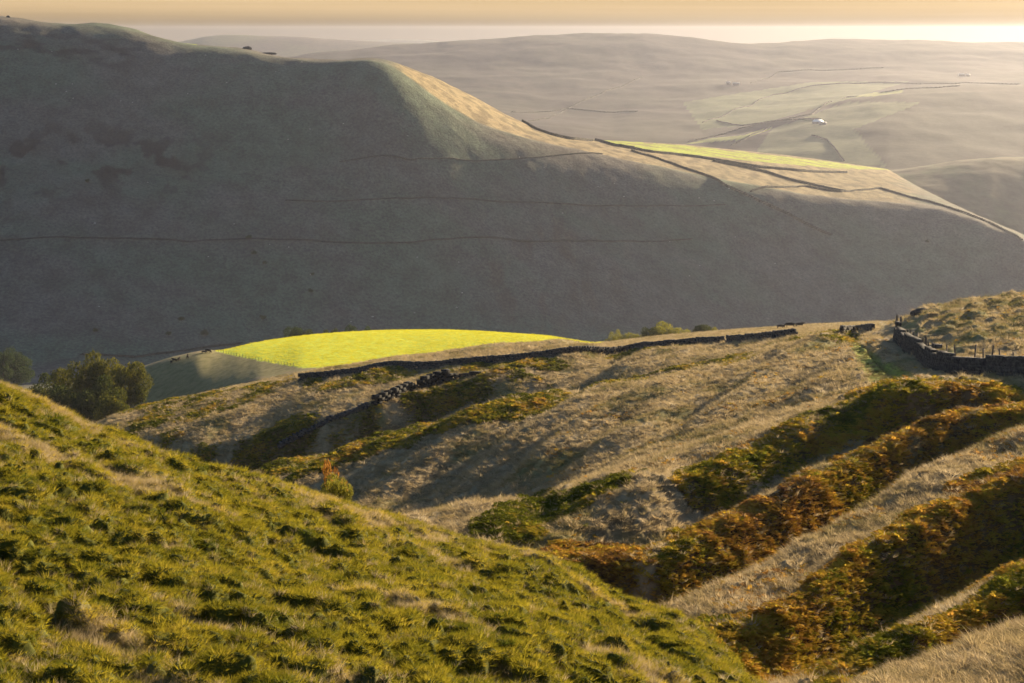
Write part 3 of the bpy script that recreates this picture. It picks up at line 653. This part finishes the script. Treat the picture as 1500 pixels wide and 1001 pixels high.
def tree_mesh(kind, var, shape):
    key = (kind, var, shape)
    if key in TREE_ME: return TREE_ME[key]
    rs = np.random.RandomState(hash((var * 7 + len(kind) * 13)) % 9999)
    cents, rads = [], []; nl = {'round': 15, 'bush': 11, 'sapling': 7}[shape]
    for k in range(nl):
        a = 2 * math.pi * k * .381966 * 1.0 + rs.uniform(-.3, .3); rr_ = .30 * math.sqrt((k + .5) / nl) * (1.1 if shape != 'bush' else 1.25)
        z = {'round': .30 + .50 * rs.rand() + .12 * (1 - rr_ * 3), 'bush': .22 + .42 * rs.rand(), 'sapling': .45 + .45 * rs.rand()}[shape]
        R = {'round': .15, 'bush': .17, 'sapling': .10}[shape] * rs.uniform(.75, 1.25)
        cents.append([rr_ * math.cos(a), rr_ * math.sin(a), z]); rads.append([R * 1.15, R * 1.15, R * .85])
    n_ = {'round': 7500, 'bush': 5500, 'sapling': 500}[shape]
    V, f, tn = leaf_faces(cents, rads, n_, .020 if shape != 'sapling' else .03, rs)
    zt_ = np.percentile(V[:, 2], 99.7); wr = 2 * np.percentile(np.abs(V[:, :2]), 98.5); nrm = np.array([1 / wr, 1 / wr, 1 / zt_]); V = V * nrm
    cm = np_mesh('crown', V, f, LEAVES[kind]); at = cm.attributes.new('tint', 'FLOAT', 'FACE'); at.data.foreach_set('value', tn.astype(np.float32))
    Vs, Fs_, o = [], [], 0
    v, f2 = limb((0, 0, -.06), (0.01, 0, .38), .028, .016); Vs.append(v); Fs_.append(f2 + o); o += len(v)
    for c_ in cents[:9]:
        v, f2 = limb((0, 0, rs.uniform(.15, .34)), (c_[0] * .9, c_[1] * .9, c_[2]), .012, .004); Vs.append(v); Fs_.append(f2 + o); o += len(v)
    tm = np_mesh('trunk', np.concatenate(Vs) * nrm, np.concatenate(Fs_), M_bark, True)
    TREE_ME[key] = (cm, tm); return TREE_ME[key]
def ground_z(S, px, D):
    c0 = int(np.clip(round((px - S.px[0]) / (S.px[1] - S.px[0])), 0, len(S.px) - 1)); return float(np.interp(D, S.y[:, c0], S.z[:, c0]))
def tree_at(S, name, px, D, top, wpx, kind, var, shape, label, cat, group=None, sink=0.0):
    z0 = ground_z(S, px, D) - sink; zt = -tan_down(top) * D; h = max(zt - z0, 2.0); wd = wpx * D / F
    t = empty(name, (xfac(px, top) * D, D, z0), RS.uniform(0, 6.28)); tag(t, label, cat, group)
    cm, tm = tree_mesh(kind, var, shape)
    k = {'round': .80, 'bush': .92, 'sapling': .72}[shape]
    cr = add_obj('crown', cm, t); tr = add_obj('trunk', tm, t); t.scale = (wd, wd, h)
    return t
GR = [(152,575,517,48,'autumn',1,'tallest dark olive tree rising at the back of the valley copse'),
      (186,560,535,58,'autumn',2,'rounded tree with sunlit yellow rim at the right end of the copse'),
      (122,575,531,56,'autumn',3,'dark tree with golden top left of the copse tallest tree'),
      (88,580,541,52,'autumn',4,'dark spreading tree with yellow tips in the middle left of the copse'),
      (62,585,549,46,'dark',5,'low dark tree at the left end of the copse'),
      (140,545,556,60,'dark',6,'shaded tree in front of the tall tree in the copse'),
      (98,550,566,60,'dark',7,'deep shadowed tree low in the front left of the copse'),
      (165,535,572,50,'autumn',8,'small yellowing tree low at the front of the copse')]
for px, D, tp_, wp, kd, vr, lb in GR:
    tree_at(B, 'broadleaf_tree', px, D, tp_, wp * 1.12, kd, vr, 'round', lb, 'tree', 'trees of the valley copse')
tree_at(Cs, 'broadleaf_tree', 22, 1120, 512, 52, 'deep', 9, 'round', 'dim bluish green tree in the valley bottom at the left edge', 'tree', 'trees far down the valley')
tree_at(Cs, 'broadleaf_tree', 2, 1100, 517, 36, 'deep', 10, 'round', 'partly cut off dim tree at the very left edge of the valley', 'tree', 'trees far down the valley')
for px, tp_, wp, kd, vr, lb in [(432,480,36,'deep',11,'broad dark tree top left behind the bright pasture crest'),(455,484,26,'dark',12,'low dark tree top between two taller ones behind the pasture'),
      (484,483,24,'dark',13,'small round tree with sunlit rim behind the pasture crest'),(511,477.5,32,'deep',14,'dark domed tree right of the sunlit rimmed one behind the pasture'),(543,479,20,'deep',15,'smallest dark tree top furthest right behind the pasture crest')]:
    tree_at(B, 'broadleaf_tree', px, 830, tp_, wp, kd, vr, 'round', lb, 'tree', 'tree tops behind the pasture')
for px, tp_, wp, kd, vr, lb in [(897,488,20,'lime',16,'pale green bush beside the right tip of the bright pasture'),(912,484,18,'lime',17,'second pale green bush from the pasture tip'),(932,489,26,'lime',18,'low pale bush left of the grey green tree'),
      (951,480,22,'dark',19,'grey green tree at the left of the tallest clump'),(973,473.5,34,'lime',20,'tallest pale tree in the row behind the long wall'),(1003,481,24,'lime',21,'small light bush right of the tallest tree in the row'),
      (1028,474.5,28,'dark',22,'dark rounded tree near the right end of the row'),(1046,479,18,'lime',23,'lime green tree ending the row on the right')]:
    tree_at(B, 'broadleaf_tree', px, 680, tp_, wp * 1.15, kd, vr, 'bush' if wp < 27 else 'round', lb, 'tree', 'tree row behind the long wall')
tree_at(A, 'bush', 492, 73, 696, 46, 'lime', 24, 'bush', 'yellow green rounded bush just over the rim of the foreground slope', 'bush')
tree_at(A, 'sapling', 487, 74.5, 675, 40, 'red', 25, 'sapling', 'spindly orange leaved sapling above the yellow green bush', 'sapling')
SHR = [(365,352,7),(372,374,6),(388,388,5),(455,430,6),(385,470,7),(300,493,8),(266,471,6),(247,493,6),(140,487,5),(128,268,5),(458,404,4),(1358,356,5)]
for px, py, s_ in SHR:
    p = Cs.locate(px, py); t = empty('shrub', p, RS.uniform(0, 6)); tag(t, ['leftmost', 'second', 'third', 'fourth', 'fifth', 'sixth', 'seventh', 'eighth', 'ninth', 'tenth', 'eleventh', 'rightmost'][sum(1 for q in SHR if q[0] < px or (q[0] == px and q[1] < py))] + ' tiny dark shrub, counting from the left, on the big hill', 'shrub', 'shrubs on the big hill')
    cm, tm = tree_mesh('deep', 30 + px % 2, 'bush'); add_obj('crown', cm, t); add_obj('trunk', tm, t); t.scale = (s_ * .8, s_ * .8, s_ * .7)

# ------------------------------------------------------------------ dry stone walls
M_stone = plain_mat('gritstone', (.028, .028, .032), (.09, .086, .08), 3.0, .95, .6, .03)
M_dark = plain_mat('shade_dark_stone', (.012, .014, .016), (.03, .03, .028), 3)  # darker gritstone copy; shade on the ruined wall's near side put into its colour
def path_on(S, pts, step, off=0.0):
    P = [S.locate(px, py) for px, py in pts]; out = []
    # densify by photo position, then resample by length
    Q = []
    for a in range(len(pts) - 1):
        m = max(2, int(math.hypot(pts[a+1][0] - pts[a][0], pts[a+1][1] - pts[a][1]) / 3))
        for k in range(m):
            t = k / m; p = P[a].lerp(P[a + 1], t); Q.append(p)
    Q.append(P[-1])
    for p in Q:
        pxx = to_px(p.x, p.y, p.z)[0]; p.z = ground_z(S, pxx, p.y)
        # walk the column position onto the real surface
    Q = np.array(Q); d = np.concatenate([[0], np.cumsum(np.linalg.norm(np.diff(Q, axis=0), axis=1))])
    n = max(2, int(d[-1] / step)); s_ = np.linspace(0, d[-1], n)
    return np.stack([np.interp(s_, d, Q[:, k]) for k in range(3)], -1)
def stone_wall(S, pts, h, width, slen, courses, label, group=None, hfun=None, ruin=0.0, mat=None, name='stone_wall', seed=1):
    rs = np.random.RandomState(seed); P = path_on(S, pts, slen)
    kz = min(max(1, int(5.0 / slen)), (len(P) - 1) // 2); P = np.stack([np.convolve(np.pad(P[:, q], kz, mode='reflect', reflect_type='odd'), np.ones(2 * kz + 1) / (2 * kz + 1), 'valid') for q in range(3)], -1)
    T = np.gradient(P, axis=0); yaw = np.arctan2(T[:, 1], T[:, 0]); cen, dim, yw = [], [], []
    ch = h / courses; hh = np.ones(len(P)) if hfun is None else np.array([hfun(k / (len(P) - 1)) for k in range(len(P))])
    hh = hh * (1 - ruin * np.clip(fbm(np.arange(len(P)) * .13 + seed * 7, 0 * P[:, 0], 2, seed) * 2 + .3, 0, 1))
    for c_ in range(courses + 1):
        cope = c_ == courses
        for k in range(len(P)):
            top = h * hh[k]; zb = c_ * ch
            if zb > top - ch * .3 and not cope: continue
            z = (zb + ch * .5) if not cope else math.floor(top / ch + .3) * ch + ch * .32
            if cope and hh[k] < .25: continue
            taper = 1 - .3 * z / h; sh = (c_ % 2) * .5 * slen
            cen.append([P[k, 0] + T[k, 0] / np.linalg.norm(T[k]) * (sh + rs.uniform(-.08, .08) * slen), P[k, 1] + T[k, 1] / np.linalg.norm(T[k]) * sh, P[k, 2] + z - .12 + rs.uniform(-.04, .04) * ch])
            dim.append([slen * (rs.uniform(1.02, 1.12) if courses < 4 else rs.uniform(.8, 1.1) * (.75 if cope else 1)), width * taper * rs.uniform(.88, 1.1), ch * rs.uniform(.85, 1.15) * (1.25 if cope else 1)])
            yw.append(yaw[k] + rs.uniform(-.12, .12))
    v, f = boxes(np.array(cen), np.array(dim), np.array(yw), .09, rs)
    return tag(add_obj(name, np_mesh(name, v, f, mat or M_stone)), label, 'wall', group)
stone_wall(B, [(1313,499),(1318,504),(1326,511),(1340,521),(1352,530),(1366,538),(1385,546),(1410,549),(1440,551),(1470,553),(1500,556),(1560,560),(1640,565)], 1.55, .75, .42, 6,
           'tall dark dry stone wall curving down from its peaked end beside the green track', hfun=lambda t: (1.35 if t < .05 else 1.0) + .1 * math.sin(t * 23) + (.3 if .60 < t < .64 else 0), seed=3)
stone_wall(B, [(440,558),(520,549),(600,542),(680,535.5),(740,530.5),(810,524),(870,518),(930,513),(960,510.5),(1010,506.5),(1058,503.5)], 1.0, .7, .7, 2,
           'long straight dark wall running below the bright green pasture', ruin=.12, seed=4)
stone_wall(B, [(1066,502.5),(1100,500),(1130,496.5),(1162,493)], .95, .7, .8, 2, 'short wall length right of the gap in the long wall', ruin=.15, seed=5)
stone_wall(B, [(1233,486.5),(1255,485.5),(1278,484)], .7, .7, .7, 2, 'short dark wall stub beyond the top of the green track', seed=6)
stone_wall(B, [(552,592),(566,586),(582,580),(598,573)], 1.1, 1.4, 1.3, 2, 'lowest piece of ruined wall above the dark bracken hollow', 'pieces of the ruined wall', mat=M_dark, ruin=.5, seed=7)
stone_wall(B, [(602,573),(612,570),(618,569)], 1.0, 1.3, 1.2, 2, 'short heap of ruined wall between two longer pieces', 'pieces of the ruined wall', mat=M_dark, ruin=.4, seed=8)
stone_wall(B, [(622,568),(636,564),(646,561),(653,559)], 1.5, 1.5, 1.2, 2, 'highest lumpy piece of ruined wall in the bracken', 'pieces of the ruined wall', mat=M_dark, ruin=.4, seed=9)
stone_wall(B, [(665,557),(680,554),(693,551)], .9, 1.2, 1.2, 2, 'last low piece of ruined wall to the right', 'pieces of the ruined wall', mat=M_dark, ruin=.3, seed=10)
stone_wall(B, [(410,655),(440,640),(470,622),(500,607),(535,598)], .5, 1.6, .6, 1, 'tumbled bluish line of fallen wall stones in the shaded hollow', ruin=.9, seed=11)
# walls on the big hill and the far ridge
M_farwall = plain_mat('far_wall_stone', (.04, .04, .035), (.08, .075, .065), .3)
CW = [([(872,206),(900,214),(955,224),(1000,228.5),(1045,235),(1110,246),(1170,251.5),(1240,254)], 1.5, 'dark wall under the lit green strip along the spur crest'),
      ([(765,178),(785,190),(810,199),(840,205),(868,207)], 1.4, 'wall following the crest line down to the lit spur'),
      ([(1045,237),(1080,244),(1125,254),(1160,265),(1195,273),(1235,281)], 1.3, 'wall crossing the sunlit tawny part of the spur'),
      ([(925,222),(970,236),(1010,250),(1060,272),(1100,290),(1160,318),(1215,345)], 1.2, 'long wall slanting down between lit spur and shaded face'),
      ([(1100,281),(1140,276),(1180,274),(1230,282),(1290,277)], 1.1, 'winding wall low on the sunlit tawny spur'),
      ([(1290,277),(1330,289),(1400,309),(1450,328),(1495,352)], 1.1, 'wall falling along the far right edge of the spur'),
      ([(500,237),(600,236),(700,236),(790,231),(880,226)], .55, 'faint level wall line high on the shaded face'),
      ([(0,353),(110,349),(230,351),(420,352),(600,357),(800,354),(1010,351)], .6, 'faint level wall line across the lower shaded face'),
      ([(420,294),(600,292),(760,296),(900,302),(1060,300)], .5, 'faint level wall line across the middle of the shaded face'),
      ([(120,520),(200,524),(280,513),(350,504)], .8, 'dark wall line at the foot of the hill by the valley'),
      ([(1110,215),(1090,207)], .8, None)]
for k, (pts, h_, lb) in enumerate(CW):
    if lb: stone_wall(Cs, pts, h_, 1.2, 3.0, 1, lb, 'walls on the big hill', mat=M_farwall, seed=20 + k)
EW = [([(750,165),(830,160),(930,164)], 'faint level wall low on the left of the far ridge'), ([(775,178),(830,160),(880,138),(940,114)], 'faint wall climbing the left of the far ridge'),
      ([(1030,180),(1080,160),(1130,140),(1190,126),(1290,121),(1400,123),(1490,124)], 'long wall above the walled fields on the far ridge'),
      ([(1010,208),(1080,190),(1150,176),(1190,168),(1215,150),(1240,143)], 'wall leading up to the white roofed barn'),
      ([(1072,213),(1090,205),(1128,187)], 'short wall beside the sunlit strips on the far ridge'), ([(1190,199),(1212,206),(1224,220),(1236,236)], 'curved wall in the field below the barn'),
      ([(1050,178),(1110,182),(1150,177),(1196,175)], 'wall along the lane left of the barn'), ([(1100,122),(1140,106),(1290,100)], 'faint high wall under the far skyline'), ([(1240,143),(1300,135),(1400,127)], 'wall over the round shoulder right of the barn')]
for k, (pts, lb) in enumerate(EW):
    stone_wall(Es, pts, 1.6, 1.4, 10.0, 1, lb, 'walls on the far ridge', mat=M_farwall, seed=40 + k)

# ------------------------------------------------------------------ fences
M_wood = plain_mat('weathered_wood', (.08, .065, .05), (.17, .14, .11), 8)
def fence(S, pts, gap, h, thick, label, jit=.08, wires=2, dz=0, dpy=0, seed=1):
    rs = np.random.RandomState(seed); P = path_on(S, pts, gap); P[:, 2] += dz
    root = empty('post_fence', P[len(P)//2]); tag(root, label, 'fence'); c0 = Vector(P[len(P)//2])
    for p in P:
        v, f = boxes(np.array([[0, 0, h * .5 - .1]]), np.array([[thick, thick, h + .2]]), np.array([rs.uniform(0, 1.5)]), .05, rs)
        v[4:, :2] += rs.normal(0, jit * h, 2)
        add_obj('post', np_mesh('post', v * [1, 1, rs.uniform(.85, 1.12)], f, M_wood), root, Vector(p) - c0)
    V, Fc, o = [], [], 0
    for zz in np.linspace(.45, .9, wires):
        for a in range(len(P) - 1):
            v, f = limb(P[a] + [0, 0, zz * h] - np.array(c0), P[a+1] + [0, 0, zz * h] - np.array(c0), .008, .008, 3); V.append(v); Fc.append(f + o); o += len(v)
    add_obj('wire', np_mesh('wire', np.concatenate(V), np.concatenate(Fc), plain_mat('wire', (.1, .1, .1), (.2, .2, .2), 3, .5, 0, .01, .8)), root)
fence(B, [(1328,500),(1338,507),(1350,514),(1365,524),(1385,530),(1405,531),(1430,531),(1460,533),(1490,536),(1540,538)], 1.9, 1.45, .11, 'crooked post and wire fence behind the curving stone wall', seed=2)
fence(B, [(320,515.5),(345,521.5),(375,527.5),(405,533),(430,536.5)], 3.2, 1.15, .10, 'thin wire fence along the near left edge of the bright pasture', .03, 2, seed=3)
for px, py, h_, lb in [(1311,498,2.7,'left weathered post sticking up from the peaked wall end'), (1317,499,2.5,'right weathered post sticking up from the peaked wall end')]:
    p = B.locate(px, py); v, f = boxes(np.array([[0, 0, h_ / 2]]), np.array([[.16, .16, h_]]), np.array([.3]), .05); v[4:, 0] += .12
    tag(add_obj('wooden_post', np_mesh('wooden_post', v, f, M_wood), None, p), lb, 'post', 'posts at the wall end')

# rocks on the knoll skyline
def rock(S, px, py, s_, label, seed):
    rs = np.random.RandomState(seed); a, b = np.meshgrid(np.linspace(0, 2*np.pi, 15)[:-1], np.linspace(-.5*np.pi, .5*np.pi, 9), indexing='xy')
    X = np.cos(b) * np.cos(a); Y = np.cos(b) * np.sin(a); Z = np.sin(b); r = 1 + .35 * perlin(X * 1.7 + seed, Y * 1.7 + Z * 2.1, seed)
    V = np.stack([X * r * s_[0], Y * r * s_[1], Z * r * s_[2]], -1).reshape(-1, 3); i = np.arange(8)[:, None] * 14 + np.arange(14)[None]; j = np.arange(8)[:, None] * 14 + (np.arange(14)[None] + 1) % 14
    return tag(add_obj('rock', np_mesh('rock', V, np.stack([i, j, j + 14, i + 14], -1).reshape(-1, 4), M_stone), None, S.locate(px, py) + Vector((0, 0, s_[2] * .35))), label, 'rock')
rock(B, 1350, 459.5, (.95, .7, .5), 'dark boulder on the skyline of the tussocky knoll', 3)
rock(B, 1341, 461.5, (.7, .6, .45), 'smaller boulder left of the skyline boulder on the knoll', 4)
rock(Cs, 362, 71.8, (5, 4, 2.2), 'dark crag on the skyline of the big hill', 5)
rock(Cs, 393, 79.2, (9, 4, 1.4), 'long low outcrop just right of the skyline crag', 6)
rock(Cs, 12, 26, (2, 2, 1.6), 'small knob at the left end of the big hill skyline', 8)

# ------------------------------------------------------------------ animals: one skinned body each
def skin_body(name, verts, edges, radii, mat, sub=1):
    me = bpy.data.meshes.new(name); me.from_pydata(verts, edges, []); o = bpy.data.objects.new(name, me); C.objects.link(o)
    o.modifiers.new('s', 'SKIN')
    if not me.skin_vertices: return o
    for k, r in enumerate(radii):
        me.skin_vertices[0].data[k].radius = (r, r) if not isinstance(r, tuple) else r
    me.skin_vertices[0].data[0].use_root = True
    sd = o.modifiers.new('d', 'SUBSURF'); sd.levels = sub; sd.render_levels = sub
    dg = bpy.context.evaluated_depsgraph_get(); dg.update(); m2 = bpy.data.meshes.new_from_object(o.evaluated_get(dg)); m2.name = name
    m2.materials.clear(); m2.materials.append(mat); m2.polygons.foreach_set('use_smooth', np.ones(len(m2.polygons), bool))
    bpy.data.objects.remove(o); return m2
def beast(name, L, H, R, mat, graze, wool=False):
    # x is forwards; hip, belly, chest, neck, head, muzzle, ears, legs with joints, tail
    z = H * .68; hz_ = H * (.35 if graze else 1.0); v = []; e = []; r = []
    def add(p, rad, par=None):
        v.append(p); r.append(rad); i = len(v) - 1
        if par is not None: e.append((par, i))
        return i
    hip = add((-.38 * L, 0, z), R * .85); bel = add((0, 0, z - .04 * H), R, hip); ch = add((.34 * L, 0, z - .02 * H), R * .95, bel)
    nk = add((.5 * L, 0, z + (.02 if graze else .18) * H), R * .5, ch); hd = add((.62 * L, 0, hz_ * .9 if not graze else H * .38), R * .34, nk)
    add((.76 * L, 0, (hz_ * .82 if not graze else H * .17)), R * .2, hd)
    for s_ in (-1, 1): add((.60 * L, s_ * R * .65, v[hd][2] + .03 * H), R * .09, hd)
    for s_ in (-1, 1):
        sh = add((.36 * L, s_ * R * .6, z - .18 * H), R * .3, ch); kn = add((.37 * L, s_ * R * .62, H * .26), R * .16, sh); add((.36 * L, s_ * R * .62, .01), R * .13, kn)
        th = add((-.34 * L, s_ * R * .6, z - .16 * H), R * .38, hip); hk = add((-.44 * L, s_ * R * .62, H * .27), R * .17, th); add((-.40 * L, s_ * R * .62, .01), R * .13, hk)
    t1 = add((-.52 * L, 0, z + .04 * H), R * .12, hip); add((-.55 * L, 0, H * .35), R * .08, t1)
    return skin_body(name, v, e, r, mat, 1)
M_cow = plain_mat('cow_hide', (.018, .014, .012), (.035, .027, .02), 5, 1.0)
M_wool = plain_mat('sheep_wool', (.55, .53, .48), (.7, .68, .62), 9, 1)
cow_g = beast('cow', 2.1, 1.45, .42, M_cow, True); cow_s = beast('cow', 2.1, 1.45, .42, M_cow, False)
ram = beast('sheep', 1.15, .8, .30, M_wool, True)
for k, (px, py, gz, rz, s_, lb) in enumerate([(1143,481.5,1,.2,.95,'lowest dark cow, leftmost of the three on the tawny crest'),(1157.5,480.5,1,3.0,1.25,'largest dark cow in the middle of the three on the crest'),(1171,479.5,0,.1,1.05,'dark cow, rightmost of the three on the tawny crest'),
      (251,532.5,1,1.9,.9,'dark cow furthest down the copse end of the pasture crest'),(256,530.5,0,2.6,1.1,'dark cow in the middle of the close trio on the crest'),(262,529,0,1.4,1.05,'dark cow at the uphill side of the close trio on the crest'),
      (275,525,0,1.7,1.1,'lone dark cow between the trio and the fence corner'),(299,518,1,.3,.9,'left dark cow of the pair by the pasture fence corner'),(304.5,517,1,-.5,1.2,'right dark cow of the pair by the pasture fence corner')]):
    p = B.locate(px, py); o = add_obj('cow', cow_g if gz else cow_s, None, p - Vector((0, 0, .05)), rz); o.scale = (s_,) * 3
    tag(o, lb, 'cow', 'dark cattle on the crest')
ORD = 'no first second third fourth fifth sixth seventh eighth ninth tenth eleventh twelfth thirteenth fourteenth fifteenth sixteenth'.split()
BANDS = [(100, 'just under the skyline of the big hill'), (150, 'high on the big hill face'), (210, 'on the upper middle of the big hill face'), (295, 'half way down the big hill face'), (370, 'on the lower middle of the big hill face'), (999, 'low on the big hill face')]
SHEEP = [(26,73),(76,76),(82,124),(106,124),(97,135),(107,145),(177,149),(194,151),(301,82),(332,122),(275,138),(404,106),(442,92),(452,91),(454,190),(422,205),(216,268),(139,328),(343,329),
      (587,127),(599,151),(655,151),(590,168),(633,177),(655,185),(503,182),(597,200),(761,231),(797,246),(876,274),(900,270),(914,289),(824,313),(611,378),(672,385),(677,430),(669,451),(607,459),(546,465),(514,472),
      (1077,348),(1135,387),(1025,390),(1010,405),(981,355),(1024,291),(1046,295),(1068,277),(423,363),(395,359),(305,377),(455,403),(145,450)]
for px, py in SHEEP:
    o = add_obj('sheep', ram, None, Cs.locate(px, py), RS.uniform(0, 6.28)); s_ = RS.uniform(.9, 1.35); o.scale = (s_,) * 3
    band = next(w for lim, w in BANDS if py < lim); cnt = 1 + sum(1 for q in SHEEP if (q[0], q[1]) < (px, py) and next(w for lim, w in BANDS if q[1] < lim) == band)
    tag(o, '%s white sheep from the left %s' % (ORD[cnt], band), 'sheep', 'sheep on the big hill')

# ------------------------------------------------------------------ farm buildings far away
M_fs = plain_mat('farm_stone', (.20, .18, .16), (.32, .29, .25), .5); M_slate = plain_mat('slate_roof', (.12, .12, .13), (.2, .2, .21), .6, .6)
M_sheet = plain_mat('pale_sheet_roof', (.75, .75, .74), (.85, .84, .82), .4, .35, 0); M_glass = plain_mat('dark_window', (.02, .02, .03), (.04, .04, .05), 1, .2, 0)
def prism(L_, W_, h0, h1, over=0.0):
    x, y = L_ / 2 + over, W_ / 2 + over
    v = np.array([[-x,-y,h0],[x,-y,h0],[x,y,h0],[-x,y,h0],[-x,0,h1],[x,0,h1],[-x,-y,h0-.3],[x,-y,h0-.3],[x,y,h0-.3],[-x,y,h0-.3]], float)
    return v, [np.array([[0,1,5,4],[2,3,4,5],[6,7,1,0],[8,9,3,2],[7,8,2,1],[9,6,0,3],[9,8,7,6]]), np.array([[1,2,5],[3,0,4]])]
def building(name, S, px, py, L_, W_, hw, hr_, roofm, rz, label, cat, chim, group=None):
    t = empty(name, S.locate(px, py) - Vector((0, 0, .6)), rz); tag(t, label, cat, group)
    v, f = boxes(np.array([[0, 0, hw / 2]]), np.array([[L_, W_, hw]]), np.array([0.])); add_obj('wall', np_mesh('wall', v, f, M_fs), t)
    v, f = prism(L_, W_, hw + .32, hw + hr_, .5); rf = add_obj('roof', np_mesh('roof', v, f, roofm), t)
    if chim:
        for s_ in (-1, 1):
            v, f = boxes(np.array([[s_ * L_ * .44, 0, hw + hr_ + .3]]), np.array([[1.2, 1.2, 2.4]]), np.array([0.])); add_obj('chimney', np_mesh('chimney', v, f, M_fs), rf)
    for k in range(3):
        for zz in ((1.6, 4.3) if chim else (1.8,)):
            v, f = boxes(np.array([[(k - 1) * L_ * .3, -W_ / 2 - .02, zz]]), np.array([[1.4, .1, 1.5]]), np.array([0.])); add_obj('window', np_mesh('window', v, f, M_glass), t)
building('barn', Es, 1198, 181, 20, 13, 4.5, 4.5, M_sheet, .5, 'barn with brilliant white roof in the far walled fields', 'barn', False)
building('barn', Es, 1205, 183, 15, 10, 4, 3.5, M_slate, .1, 'lower grey barn joined beside the white roofed one', 'barn', False)
building('farmhouse', Es, 1067, 124, 14, 9, 6, 4, M_slate, .1, 'left grey house of the faint farm on the far ridge', 'farmhouse', True)
building('farmhouse', Es, 1078, 125, 20, 10, 5.5, 4, M_slate, -.1, 'right longer grey house of the faint farm on the far ridge', 'farmhouse', True)
building('farmhouse', Es, 1409, 112, 18, 10, 6, 4, M_slate, 0, 'left pale house of the farm high at the right', 'farmhouse', True)
building('farmhouse', Es, 1418, 112, 12, 9, 5, 4, M_slate, .3, 'right small house of the farm high at the right', 'farmhouse', True)

# ------------------------------------------------------------------ haze
hz = bpy.data.materials.new('haze_air'); hz.use_nodes = True; hn = hz.node_tree.nodes; hn.clear()
ho = hn.new('ShaderNodeOutputMaterial'); pv = hn.new('ShaderNodeVolumePrincipled')
pv.inputs['Color'].default_value = (.73, .765, .95, 1); pv.inputs['Density'].default_value = 0.000031; pv.inputs['Anisotropy'].default_value = .58
hz.node_tree.links.new(pv.outputs[0], ho.inputs['Volume'])
v, f = boxes(np.array([[0, 0, (-310 + 28) / 2.]]), np.array([[25800., 25800., 338.]]), np.array([0.]))
tag(add_obj('haze', np_mesh('haze', v, f, hz)), kind='stuff')
